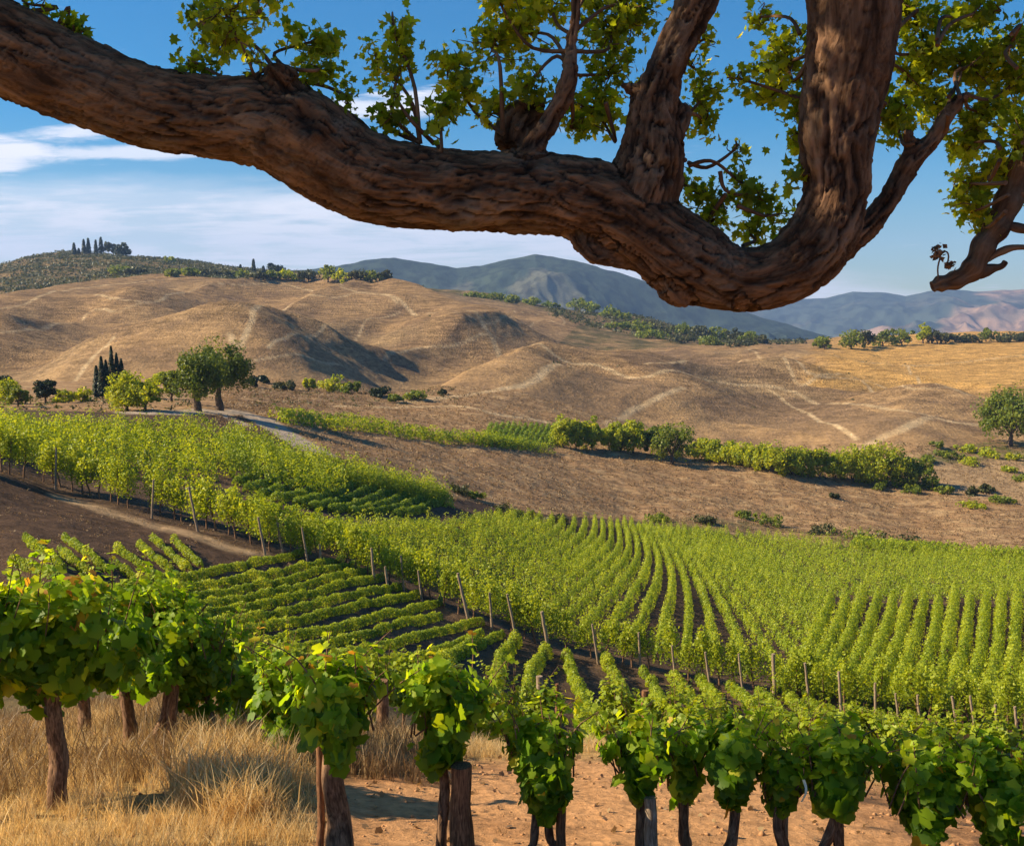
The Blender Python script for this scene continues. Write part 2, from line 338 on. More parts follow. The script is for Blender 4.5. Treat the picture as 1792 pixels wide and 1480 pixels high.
def hit(px, py, dmin=3, dmax=1500):
    """where the line of sight through a photograph pixel meets the ground"""
    v = pdir(px, py); h = math.hypot(v[0], v[1]); d = np.exp(np.linspace(math.log(dmin), math.log(dmax), 1500))
    g = H(v[0]/h*d, v[1]/h*d)-v[2]/h*d; k = np.where(g > 0)[0]
    if len(k) == 0: k = [int(np.argmax(g/d))]
    i = k[0]
    if i > 0 and g[i] > 0: t = -g[i-1]/(g[i]-g[i-1]); dd = d[i-1]+(d[i]-d[i-1])*t
    else: dd = d[i]
    x, y = v[0]/h*dd, v[1]/h*dd; return np.array([x, y, float(H(x, y))])
def hits(L, dmin=3, dmax=1500, n=None):
    P = [hit(a, b, dmin, dmax) for a, b in L]
    return P if n is None else spline(P, n)
def seg_dist(x, y, P):
    """distance to a polyline on the ground"""
    best = np.full(x.shape, 1e9)
    for a, b in zip(P[:-1], P[1:]):
        dx, dy = b[0]-a[0], b[1]-a[1]; t = np.clip(((x-a[0])*dx+(y-a[1])*dy)/(dx*dx+dy*dy+1e-9), 0, 1)
        best = np.minimum(best, (x-a[0]-t*dx)**2+(y-a[1]-t*dy)**2)
    return np.sqrt(best)

# relief of the dry hills: spurs carrying farm tracks, and the hollows between them
D1 = dict(dmin=170, dmax=760)
TR = [([(0, 540), (60, 524), (120, 508), (180, 500), (240, 494), (300, 488)], 3, 14, 1.3),
      ([(160, 515), (200, 522), (245, 528)], 0, 10, 1.0),
      ([(600, 500), (500, 497), (420, 499), (340, 506), (290, 520), (245, 531), (200, 545), (150, 552), (80, 575), (0, 582)], 4.5, 12, 1.0),
      ([(400, 585), (440, 560), (500, 540), (590, 521), (650, 512), (695, 530)], 5, 11, 1.1),
      ([(600, 503), (690, 520), (760, 548), (850, 574), (950, 605), (1050, 640), (1130, 660), (1250, 668), (1400, 690), (1530, 711), (1640, 730), (1720, 745)], 5, 15, 1.5),
      ([(700, 703), (810, 692), (880, 681), (940, 662), (1000, 642)], 3.5, 9, 1.5),
      ([(672, 630), (700, 617), (740, 608), (800, 603), (870, 590)], 4.5, 10, .9),
      ([(470, 607), (560, 580), (640, 560), (700, 545)], 2.5, 10, .7),
      ([(1060, 745), (1100, 722), (1150, 697), (1195, 678)], 1.6, 9, 1.3),
      ([(1500, 786), (1545, 765), (1580, 750), (1625, 731)], 2.2, 10, 1.7),
      ([(1345, 682), (1380, 708), (1430, 735), (1500, 770)], 0, 8, .9),
      ([(1130, 637), (1200, 631), (1300, 630), (1380, 643), (1440, 660), (1540, 674), (1700, 692), (1792, 705)], 2.5, 12, 1.0),
      ([(1310, 611), (1400, 636), (1500, 662), (1620, 680), (1792, 700)], 2, 12, .9),
      ([(1400, 612), (1470, 625), (1530, 635), (1600, 640), (1700, 632), (1792, 622)], 1.5, 10, .9),
      ([(1590, 640), (1605, 658), (1640, 672)], 0, 8, .8),
      ([(200, 735), (300, 730), (420, 722), (560, 718), (700, 712), (800, 712), (870, 725), (960, 737)], 1, 8, 1.2),
      ([(790, 548), (880, 556), (940, 563), (985, 568), (975, 553), (900, 545)], 2, 9, .6),
      ([(200, 590), (150, 640), (60, 668)], 3, 11, .7),
      ([(400, 640), (480, 625), (560, 632), (600, 640)], 3, 10, .6)]
HOL = [([(425, 510), (410, 545), (395, 585), (320, 605)], 6.5, 19), ([(300, 500), (285, 510), (230, 515)], 4, 9),
       ([(125, 550), (105, 595), (70, 655)], 12, 14), ([(680, 555), (655, 595), (625, 640), (600, 655)], 9, 14),
       ([(775, 612), (750, 655), (735, 690)], 10, 13), ([(560, 548), (520, 575), (500, 600)], 3, 12), ([(1010, 600), (960, 640)], 4, 12), ([(1230, 640), (1250, 665)], 4, 14), ([(1440, 700), (1470, 745)], 4, 14), ([(230, 560), (215, 600)], 5, 12), ([(900, 550), (980, 575), (1060, 610), (1110, 625)], 2.5, 16), ([(320, 545), (300, 610), (250, 640)], 4, 12),
       ([(1290, 700), (1330, 730), (1290, 760)], 3, 12), ([(1440, 700), (1500, 735), (1480, 772)], 3, 12), ([(500, 590), (560, 600), (620, 575)], 4, 10),
       ([(860, 610), (900, 640), (860, 670)], 1.5, 14), ([(1060, 690), (1100, 700), (1060, 730)], 3, 9)]
TRW = [(np.array(hits(l, **D1)), A, w, tw) for l, A, w, tw in TR]
HOW = [(np.array(hits(l, **D1)), A, w) for l, A, w in HOL]
zone_hill = (RR[None] > 165)*(RR[None] < 900)*(np.abs(TH)[:, None] < .8)
env = sstep(RR, 175, 240)*(1-sstep(RR, 700, 900))
dz = np.zeros_like(GZ); sel = zone_hill > 0; sx, sy = GX[sel], GY[sel]; acc = np.zeros(sx.shape); TRACK = np.zeros_like(GZ); trk = np.zeros(sx.shape)
BR = [([(245, 531), (190, 585), (120, 650)], 9, 24), ([(400, 505), (330, 560), (230, 640)], 8, 22), ([(695, 530), (560, 570), (430, 600), (400, 640)], 9, 22), ([(760, 548), (690, 600), (620, 655)], 10, 21),
      ([(870, 580), (790, 630), (740, 690)], 6, 26), ([(1000, 642), (900, 665), (820, 700)], 5, 20), ([(1120, 670), (1080, 710)], 6, 26), ([(1340, 690), (1380, 735)], 6, 30), ([(1620, 735), (1570, 765)], 3, 20), ([(60, 530), (30, 600)], 8, 22),
      ([(1480, 610), (1440, 650), (1400, 690)], 5, 24), ([(1250, 615), (1230, 650)], 5, 22), ([(560, 620), (480, 660)], 6, 16), ([(1500, 720), (1440, 760)], 5, 15)]
BRW = [(np.array(hits(l, **D1)), A, w) for l, A, w in BR]
wigx = sx+fbm(sx/30, sy/30, 0, 3)*4; wigy = sy+fbm(sx/30, sy/30, 5, 3)*4
for P, A, w, tw in TRW:
    if A: acc += .9*A*np.exp(-(seg_dist(wigx, wigy, P)/w)**1.4)
far_f = 1-sstep(np.hypot(sx, sy), 380, 500)
for P, A, w in BRW: acc += .85*A*np.exp(-(seg_dist(wigx, wigy, P)/w)**2)*(.35+.65*far_f)
for P, A, w in HOW: acc -= 1.05*A*np.exp(-(seg_dist(wigx, wigy, P)/(w*1.45))**2)
acc += 1.0*fbm(sx/95, sy/95, 2, 4, .42, True)+.32*fbm(sx/24, sy/24, 9, 4)+.30*fbm(sx/5, sy/5, 1, 3)
dz[sel] = acc; GZ += dz*env[None]
for l, A, w, tw in TR:        # the farm tracks are worn along the finished relief
    P = np.array(hits(l, n=6*len(l), **D1)); P[:, 2] = 0
    dd = seg_dist(sx+perlin(sx/6, sy/6, 0)*.5, sy+perlin(sx/6, sy/6, 3)*.5, P)
    trk = np.maximum(trk, (1-sstep(dd, tw*.30, tw*.95))*(.75+.6*perlin(sx/5, sy/5, 2)))
TRACK[sel] = np.clip(trk, 0, 1)
# smaller relief on the nearer ground, and the scrub hill
GZ += (.16*fbm(GX/3.2, GY/3.2, 0, 4)*sstep(RR, 12, 30)*(1-sstep(RR, 150, 240))+.5*fbm(GX/12, GY/12, 0, 3)*sstep(RR, 100, 140)*(1-sstep(RR, 200, 300)))
GZ += .035*fbm(GX/.7, GY/.7, 0, 4)*(1-sstep(RR, 14, 30))+.012*fbm(GX/.16, GY/.16, 0, 3)*(1-sstep(RR, 9, 14))
GZ += 4*fbm(GX/60, GY/60, 3, 5)*sstep(RR, 620, 760)*(1-sstep(RR, 1100, 1500))
def mid(x, y): return 0

# ------------------------------------------------------------------ what grows or lies where (albedo of the ground itself)
PX, PY = proj(GX, GY, GZ); near = RR[None]
col = np.zeros(GX.shape+(3,)); 
def rgb(*c): return np.array(c)
nz1 = fbm(GX/2.3, GY/2.3, 1, 4); nz2 = fbm(GX/14, GY/14, 2, 4); nz3 = fbm(GX/70, GY/70, 4, 3)
def mixc(c, w): 
    global col; col = col*(1-w[..., None])+c*w[..., None]
def poly_mask(P, soft=0):
    x, y = PX, PY; inside = np.zeros(x.shape, bool); P = list(P)
    for (x1, y1), (x2, y2) in zip(P, P[1:]+P[:1]):
        if y1 == y2: continue
        inside ^= ((y1 > y) != (y2 > y)) & (x < (x2-x1)*(y-y1)/(y2-y1)+x1)
    return inside
hill = rgb(.34, .215, .105); hill_d = rgb(.19, .120, .068); gold = rgb(.58, .335, .105); brown = rgb(.29, .175, .088)
soil_v = rgb(.085, .055, .036); red = rgb(.50, .265, .120); straw = rgb(.40, .26, .10); scrub = rgb(.085, .085, .032); road = rgb(.40, .32, .24); green = rgb(.06, .085, .02)
col[:] = hill
mixc(hill_d, sstep(nz2+nz3*.6, -.25, .5)*.8)
mixc(rgb(.36, .25, .13), sstep(nz3, .05, .5)*.5)
mixc(gold, (sstep(PX+(PY-600)*.6+nz2*40, 1400, 1500)*(near > 330)*(near < 900)*(1-sstep(PY+nz2*10, 672, 700)))*(.95))
mixc(brown, (1-sstep(near+nz1*6, 190, 225))*(near > 60)+0*nz1)
# the scrub hill and far plateau
sc = (sstep(near+nz2*14, 590, 625)*(PX < 760))+(sstep(near+nz2*20, 640, 700)*(PX >= 760)*(PX < 1380))
mixc(scrub, np.clip(sc, 0, 1)*(.35+.5*sstep(fbm(GX/16, GY/16, 7, 4), -.2, .25)))
mixc(scrub, (poly_mask([(1010, 570), (1090, 562), (1200, 585), (1340, 598), (1240, 603), (1100, 612), (1050, 622), (980, 600)])*(near > 400))*.75*sstep(nz2, -.5, .3))
mixc(rgb(.13, .10, .06), 1.0*(near > 1300)+0*nz1)
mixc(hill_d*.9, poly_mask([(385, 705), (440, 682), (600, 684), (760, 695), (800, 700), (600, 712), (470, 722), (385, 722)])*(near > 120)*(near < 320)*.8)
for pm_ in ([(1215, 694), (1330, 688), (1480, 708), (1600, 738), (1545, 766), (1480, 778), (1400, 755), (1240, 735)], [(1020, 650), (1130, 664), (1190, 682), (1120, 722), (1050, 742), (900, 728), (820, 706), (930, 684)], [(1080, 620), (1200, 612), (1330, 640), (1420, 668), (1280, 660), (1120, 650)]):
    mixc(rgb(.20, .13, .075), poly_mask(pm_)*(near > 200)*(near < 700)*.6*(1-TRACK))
# the vineyards' bare soil, the dark bank, the brown field with straw streaks
vy = poly_mask([(-300, 700), (0, 716), (450, 728), (560, 790), (700, 830), (800, 872), (960, 900), (1150, 915), (1400, 950), (1600, 965), (2300, 985), (2300, 1700), (-300, 1700)])*(near < 170)*(near > 13)
mixc(soil_v, vy*1.0)
mixc(rgb(.15, .095, .055), vy*sstep(nz1+nz2, -.1, .5)*.55)
bank = poly_mask([(-300, 790), (0, 840), (200, 893), (345, 925), (466, 968), (420, 985), (330, 1000), (0, 990), (-300, 990)])*(near < 66)
mixc(rgb(.095, .058, .036), bank*1.0); 
bp_ = hits([(110, 872), (200, 900), (290, 925), (350, 940), (400, 960), (440, 965)], 30, 90)
mixc(rgb(.34, .23, .13), (1-sstep(seg_dist(GX+nz1, GY, bp_), .3, 1.3))*(near < 80))
fld = (near > 95)*(near < 215)*(~(vy > 0))
mixc(rgb(.42, .28, .145), fld*sstep(fbm(GX/5, GY/1.6, 3, 4)+.25*nz2, -.08, .32)*.8)
mixc(rgb(.125, .08, .048), fld*sstep(fbm(GX/4, GY/1.3, 8, 4), .05, .4)*.6)
mixc(rgb(.36, .25, .14), poly_mask([(1640, 800), (1800, 790), (2100, 800), (2100, 900), (1700, 870), (1600, 850)])*(near > 150)*.55)
mixc(green, poly_mask([(1590, 800), (1700, 775), (2100, 760), (2100, 795), (1800, 800), (1650, 812)])*(near > 150)*(near < 300)*.7*sstep(nz1, -.4, .3))
mixc(rgb(.11, .10, .035), poly_mask([(840, 895), (1000, 912), (1250, 905), (1400, 925), (1650, 968), (1500, 958), (1200, 930), (900, 915)])*(near > 90)*(near < 180)*.7*sstep(nz1, -.4, .2))
# farm tracks
TC = TRACK[..., None]*.88; col = col*(1-TC)+rgb(.56, .41, .235)*TC
# the dirt road dropping past the two big trees
ROAD = [hits([(230, 722), (300, 722), (372, 720), (430, 724), (470, 742), (510, 765), (552, 789)], 60, 200)]
rd = 1-sstep(seg_dist(GX+nz1*.5, GY, ROAD[0]), 1.5, 2.3)
ROAD.append(hits([(372, 720), (405, 732), (425, 742)], 60, 200)); rd = np.maximum(rd, 1-sstep(seg_dist(GX, GY, ROAD[1]), .6, 1.3))
mixc(road, rd*(near > 60)*(near < 200)*.95)
# the near shelf: straw on the left and along its lip, red tilled soil between
nl = 1-sstep(near, 12.5, 15.5)
gl = np.clip(sstep(-(PX-560)+nz1*90-(PY-1400)*.35, -60, 70)+sstep(near+nz1*.9, 9.6, 10.6)+0.0, 0, 1)
mixc(red*(1), nl); mixc(rgb(.30, .15, .068), nl*sstep(nz1, -.1, .3)*.85); mixc(rgb(.50, .27, .13), nl*sstep(fbm(GX/.5, GY/.25, 6, 4), .1, .45)*.5)
mixc(straw, nl*gl)
mixc(rgb(.24, .16, .08), nl*gl*sstep(fbm(GX/.6, GY/.6, 2, 4), -.05, .3)*.6)
STRAW = gl*nl; VINEY = vy
mixc(rgb(.13, .095, .045), sstep(near, 13.5, 15.5)*(1-sstep(near, 28, 34)))
col *= (1+.18*nz1+.10*fbm(GX/.35, GY/.35, 0, 2)*(near < 40))[..., None]
col = np.clip(col, .004, .9)

def ground_mat():
    m, N, L = new_mat('ground')
    def nd(t, **k):
        q = N.new(t)
        for a, b in k.items(): setattr(q, a, b)
        return q
    at = nd('ShaderNodeAttribute', attribute_name='albedo'); geo = nd('ShaderNodeNewGeometry')
    def tex(scale, detail=6, sc=(1, 1, 1), rough=.6):
        mp = nd('ShaderNodeMapping'); mp.inputs['Scale'].default_value = sc; L.new(geo.outputs['Position'], mp.inputs[0])
        q = nd('ShaderNodeTexNoise'); L.new(mp.outputs[0], q.inputs[0]); q.inputs['Scale'].default_value = scale; q.inputs['Detail'].default_value = detail; q.inputs['Roughness'].default_value = rough
        return q.outputs['Fac']
    def mr(v, a, b, c, d):
        q = nd('ShaderNodeMapRange'); L.new(v, q.inputs[0]); 
        for i, k in enumerate((a, b, c, d)): q.inputs[i+1].default_value = k
        return q.outputs[0]
    def mul(c, f, fac=1.0):
        q = nd('ShaderNodeMix', data_type='RGBA', blend_type='MULTIPLY'); q.inputs[0].default_value = 1
        L.new(c, q.inputs[6]); L.new(f, q.inputs[7]); return q.outputs[2]
    def md(op, a, b):
        q = nd('ShaderNodeMath', operation=op)
        for i, v in enumerate((a, b)):
            if isinstance(v, (int, float)): q.inputs[i].default_value = v
            else: L.new(v, q.inputs[i])
        return q.outputs[0]
    far = nd('ShaderNodeAttribute', attribute_name='far').outputs['Fac']      # 0 on the near shelf, 1 on the far hills: how coarse the ground cover is
    tn = tex(9, 8, (1, 1, 1), .7); tm = tex(1.3, 7, (.6, 1, 2.2), .65); tf = tex(.42, 6, (.35, .55, 3.2), .7); tff = tex(1.6, 3, (1, 1, 1), .7)
    fn = mr(tn, .3, .7, .62, 1.38); fm = mr(tm, .3, .7, .60, 1.40); ff = md('MULTIPLY', mr(tf, .32, .68, .50, 1.5), mr(tff, .3, .7, .55, 1.45))
    mx = nd('ShaderNodeMix', data_type='FLOAT'); L.new(mr(far, 0, .35, 0, 1), mx.inputs[0]); L.new(fn, mx.inputs[2]); L.new(fm, mx.inputs[3])
    mx2 = nd('ShaderNodeMix', data_type='FLOAT'); L.new(mr(far, .5, .75, 0, 1), mx2.inputs[0]); L.new(mx.outputs[0], mx2.inputs[2]); L.new(ff, mx2.inputs[3])
    c = mul(at.outputs['Color'], mx2.outputs[0])
    b = nd('ShaderNodeBsdfPrincipled'); b.inputs['Roughness'].default_value = .95; b.inputs['Specular IOR Level'].default_value = .05
    L.new(c, b.inputs['Base Color'])
    b1 = nd('ShaderNodeBump'); b1.inputs['Strength'].default_value = .8; b1.inputs['Distance'].default_value = .05; L.new(tn, b1.inputs['Height'])
    b2 = nd('ShaderNodeBump'); b2.inputs['Distance'].default_value = .45; L.new(tm, b2.inputs['Height']); L.new(b1.outputs[0], b2.inputs['Normal'])
    L.new(mr(far, .2, .4, 0, .8), b2.inputs['Strength'])
    b3 = nd('ShaderNodeBump'); b3.inputs['Distance'].default_value = 2.0; L.new(tff, b3.inputs['Height']); L.new(b2.outputs[0], b3.inputs['Normal'])
    L.new(mr(far, .5, .8, 0, .75), b3.inputs['Strength'])
    L.new(b3.outputs[0], b.inputs['Normal'])
    o = nd('ShaderNodeOutputMaterial'); L.new(b.outputs[0], o.inputs[0]); return m
def grid_mesh(name, X_, Y_, Z_, col_, far_, mat, wrap=False):
    nt, nr = X_.shape; me = bpy.data.meshes.new(name); V = np.stack([X_, Y_, Z_], -1).reshape(-1, 3)
    i = np.arange(nt-1)[:, None]*nr; j = np.arange(nr-1)[None]
    Fc = np.stack([i+j, i+j+nr, i+j+nr+1, i+j+1], -1).reshape(-1, 4)[:, ::-1]
    me.vertices.add(len(V)); me.vertices.foreach_set('co', V.ravel().astype(np.float32))
    me.loops.add(Fc.size); me.loops.foreach_set('vertex_index', Fc.ravel().astype(np.int32))
    me.polygons.add(len(Fc)); me.polygons.foreach_set('loop_start', np.arange(0, Fc.size, 4, dtype=np.int32)); me.polygons.foreach_set('loop_total', np.full(len(Fc), 4, np.int32))
    me.polygons.foreach_set('use_smooth', np.ones(len(Fc), bool))
    c = me.attributes.new('albedo', 'FLOAT_COLOR', 'POINT'); c.data.foreach_set('color', np.concatenate([col_.reshape(-1, 3), np.ones((len(V), 1))], 1).ravel().astype(np.float32))
    f = me.attributes.new('far', 'FLOAT', 'POINT'); f.data.foreach_set('value', np.broadcast_to(far_, X_.shape).ravel().astype(np.float32))
    me.materials.append(mat); me.update(calc_edges=True); return link(name, me)
far_v = np.interp(RR, [0, 14, 20, 60, 160, 220, 300, 8000], [0, 0, .3, .38, .45, .6, .85, 1])[None]
M_ground = ground_mat()
ground = grid_mesh('ground', GX, GY, GZ, col, far_v, M_ground)
tag(ground, 'rolling dry farmland with straw, red soil and tilled hills', 'ground', kind='structure')

# ------------------------------------------------------------------ mountains beyond the plain
def mountain(name, label, crest, d0, depth, amp, wl, cols, seed, thr, base=-75):
    th = np.linspace(math.atan2(crest[0][0]-896, F), math.atan2(crest[-1][0]-896, F), 620)
    s = np.linspace(-1, .6, 230)
    cx = 896+F*np.tan(th); cy = interp_line(crest, cx)
    e = np.array([pdir(a, b)[2]/math.hypot(*pdir(a, b)[:2]) for a, b in zip(cx, cy)])
    ze = e*d0; R_ = d0+s[None]*depth; X_ = np.sin(th)[:, None]*R_; Y_ = np.cos(th)[:, None]*R_
    t = np.clip(1-np.abs(s), 0, 1)[None]**1.15; t = t**.95
    rg = fbm(X_/wl, Y_/wl*.55, seed, 5, .52, True); sh = np.clip(np.abs(s)*2.4, 0, 1)[None]**1.2*np.clip((1-np.abs(s))*3, 0, 1)[None]
    Z_ = base+(ze[:, None]-base)*t+amp*(rg-.55)*sh+amp*.05*fbm(X_/wl*6, Y_/wl*6, seed+3, 3)
    p = fbm(X_/wl*1.1, Y_/wl*.6, seed+9, 5)-.35*(1-sh); w = sstep(p, thr, thr+.10)[..., None]
    c = cols[0]*(1-w)+cols[1]*w; q = sstep(fbm(X_/wl*5, Y_/wl*5, seed+5, 4), 0, .4)[..., None]*.5; c = c*(1-q)+cols[2]*q
    q = sstep(fbm(X_/wl*19, Y_/wl*12, seed+2, 3), -.02, .22)[..., None]; c = c*(.62+.55*(1-q)*np.array([1.0, 1.0, .9]))
    o = grid_mesh(name, X_, Y_, Z_, c, np.array([[1.0]]), M_ground); tag(o, label, 'mountain', kind='structure')
mountain('mountain', 'green wooded mountains with rounded summits beyond the dry hills',
         [(250, 520), (400, 480), (540, 472), (590, 466), (640, 455), (690, 451), (740, 460), (800, 469), (840, 466), (890, 453), (938, 445), (985, 452), (1040, 465), (1100, 482), (1160, 500), (1250, 530), (1400, 575), (1500, 600)],
         2600, 1100, 95, 400, [rgb(.034, .050, .036), rgb(.11, .11, .08), rgb(.060, .080, .052)], 3.3, .22)
mountain('mountain', 'hazy blue mountain range with bare pinkish slopes on the horizon',
         [(700, 520), (1000, 492), (1120, 500), (1240, 512), (1340, 520), (1385, 523), (1440, 521), (1490, 511), (1540, 512), (1580, 518), (1620, 508), (1650, 506), (1700, 511), (1792, 506), (1900, 508), (2300, 515)],
         5200, 1900, 150, 800, [rgb(.055, .070, .060), rgb(.33, .21, .15), rgb(.11, .10, .08)], 7.7, .02)
# ------------------------------------------------------------------ vineyards
def gpt(p, dz=0.0): return Vector((p[0], p[1], float(H(p[0], p[1]))+dz))
ROWA = [(-150, 798), (-60, 813), (0, 826), (34, 834), (90, 844), (162, 869), (216, 887), (270, 899), (348, 921), (466, 963), (540, 977), (656, 1012), (740, 1044), (823, 1082), (907, 1112), (963, 1136), (1048, 1155), (1120, 1170), (1183, 1184), (1245, 1198), (1300, 1206),
        (1356, 1215), (1418, 1226), (1474, 1243), (1533, 1249), (1612, 1260), (1677, 1267), (1709, 1275), (1783, 1282), (1860, 1295), (1940, 1305)]
rowA = np.array([hit(a, b, 28, 90) for a, b in ROWA])
def resample(P, step, jit=0.0):
    P = np.asarray(P, float); s = np.concatenate([[0], np.cumsum(np.linalg.norm(np.diff(P[:, :2], axis=0), axis=1))])
    t = np.arange(0, s[-1], step); t = t+RNG.uniform(-jit, jit, len(t)); t = np.clip(t, 0, s[-1])
    return np.stack([np.interp(t, s, P[:, k]) for k in range(2)], 1)
def vine_meshes(n, h, spread, nl, ls, mat, trunk_h=.55):
    out = []
    for k in range(n):
        rg = np.random.default_rng(100+k+int(h*10)); t = MB(); P = [(0, 0, -.25)]; a, b = rg.normal(0, .05, 2)
        for q in range(1, 6): P.append((a*q+rg.normal(0, .02), b*q+rg.normal(0, .02), h*.72*q/5))
        tube(t, P, [.055, .045, .04, .035, .03, .015], 6, seed=k)
        f = MB(); pts_ = []
        nsh = 13
        for q in range(nsh):                       # upright shoots, each a plume of leaves
            ph = rg.uniform(0, 6.28); r = spread*rg.uniform(.1, 1)**.6; bx, by = a*4+r*math.cos(ph), b*4+r*math.sin(ph)
            z0 = h*rg.uniform(.22, .40)-(.08 if r > .5*spread else 0); z1 = h*rg.uniform(.72, 1.04)*(1-.12*r/spread)
            m_ = nl//nsh; tt = rg.uniform(0, 1, m_)**.9; w = spread*.36*(1-.65*tt)
            pts_.append(np.stack([bx*(1-.15*tt)+rg.normal(0, 1, m_)*w, by*(1-.15*tt)+rg.normal(0, 1, m_)*w, z0+(z1-z0)*tt], 1))
        Pn = np.concatenate(pts_); c = np.array([a*4, b*4, h*.6]); nr = Pn-c; nr /= np.linalg.norm(nr, axis=1)[:, None]+1e-6
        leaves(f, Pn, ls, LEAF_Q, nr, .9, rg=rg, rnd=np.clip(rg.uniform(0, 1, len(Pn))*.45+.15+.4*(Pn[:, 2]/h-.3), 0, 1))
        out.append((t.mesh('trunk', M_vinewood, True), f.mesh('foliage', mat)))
    return out
def put_vine(ms, p, label, group, s=1.0, name='grapevine'):
    r = thing(name, label, 'vine', gpt(p), RNG.uniform(0, 6.28), group, s)
    a, b = ms[RNG.integers(len(ms))]; link('trunk', a, r); link('foliage', b, r); return r
V_tall = vine_meshes(6, 2.6, .50, 820, .12, M_vine_f)
V_mid = vine_meshes(6, 1.75, .62, 520, .14, M_vine)
count = 0
def where(px):
    return 'above the dirt bank' if px < 420 else 'above the striped hedges' if px < 880 else 'beyond the lower slope' if px < 1350 else 'at the right'
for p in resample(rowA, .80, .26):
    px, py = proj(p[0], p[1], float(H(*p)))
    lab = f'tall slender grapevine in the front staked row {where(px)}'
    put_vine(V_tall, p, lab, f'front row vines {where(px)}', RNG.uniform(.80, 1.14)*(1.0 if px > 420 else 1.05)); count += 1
# weathered stakes in front of that row
def post(p, h, r, lean=(0, 0), label='', group=None, mat=None, cat='post', name='vine_post', seed=0):
    rg = np.random.default_rng(seed); mb = MB(); n = 9; t = np.linspace(0, 1, n)
    P = np.stack([lean[0]*t*h+rg.normal(0, r*.10, n), lean[1]*t*h+rg.normal(0, r*.10, n), -.25+(h+.25)*t], 1)
    tube(mb, P, r*(1.08-.22*t+rg.normal(0, .03, n)), 12, wob=.16, seed=seed)
    o = mb.build(name, mat or M_post, None, True); o.location = gpt(p); return tag(o, label, cat, group)
PB = [(97, 850, 66), (265, 901, 62), (348, 925, 72), (466, 966, 62), (497, 966, 64), (540, 980, 58), (562, 983, 34), (656, 1013, 56), (681, 1026, 38), (708, 1030, 60), (740, 1046, 50), (774, 1047, 50), (823, 1085, 82), (862, 1097, 62), (907, 1114, 76),
      (963, 1138, 70), (1048, 1156, 66), (1122, 1168, 64), (1183, 1186, 60), (1245, 1200, 62), (1301, 1206, 64), (1356, 1216, 74), (1418, 1227, 70), (1474, 1246, 72), (1533, 1251, 60), (1575, 1255, 46), (1612, 1262, 50), (1677, 1267, 52), (1709, 1279, 64), (1748, 1283, 54), (1783, 1284, 52)]
for k, (a, b, hp) in enumerate(PB):
    q = hit(a, b+6, 28, 90); d = q[1]
    post(q, hp*d/F*1.12, (.085 if a in (963, 823, 1356) else .06)*RNG.uniform(.85, 1.1), (RNG.uniform(-.24, -.05) if a > 300 else RNG.uniform(-.05, .1), RNG.uniform(-.05, .05)),
         f'weathered grey stake leaning at the foot of the vine row {where(a)}', f'grey stakes {where(a)}', seed=k)
ordn = ['first', 'second', 'third', 'fourth', 'fifth', 'sixth', 'seventh', 'eighth']
# the terraces climbing behind the front row on the left, single vines
def offset_rows():
    A = rowA.copy()
    out = []
    for k in range(1, 11):
        f = k/11
        px0 = [(-150, 796-60*f), (0, 824-78*f), (150, 864-116*f), (300, 903-160*f), (380, 914-168*f)]
        if k <= 2: px0 += [(470, 935-110*f), (600, 975-100*f), (760, 1030-100*f)]
        if k >= 5: px0 = px0[:-1]+[(400, 905-158*f), (500, 925-152*f), (600, 930-130*f)]
        out.append((k, px0))
    return out
for k, L_ in offset_rows():
    P = [hit(a, b, 40, 135) for a, b in L_]
    if k >= 4: continue
    for p in resample(P, 1.25+.09*k, .3):
        px, py = proj(p[0], p[1], float(H(*p)))
        if px < -60 or px > 760 or px < 405: continue
        lim = np.interp(px, [0, 372, 450, 560, 700, 790], [748, 758, 784, 826, 856, 880])
        if py < lim: continue
        if 395 < px < 800 and 815 < py < 905 and py > 800+(px-395)*.10 and py < 868+(px-395)*.15: continue
        if count > 290: break
        put_vine(V_mid, p, 'bushy green grapevine on the terraces behind the staked front row' if k < 6 else 'bushy green grapevine on the high terrace below the dirt road', 'vines of the lower terraces' if k < 6 else 'vines of the upper terraces', RNG.uniform(.78, 1.05)*(1 if k < 6 else .95)); count += 1


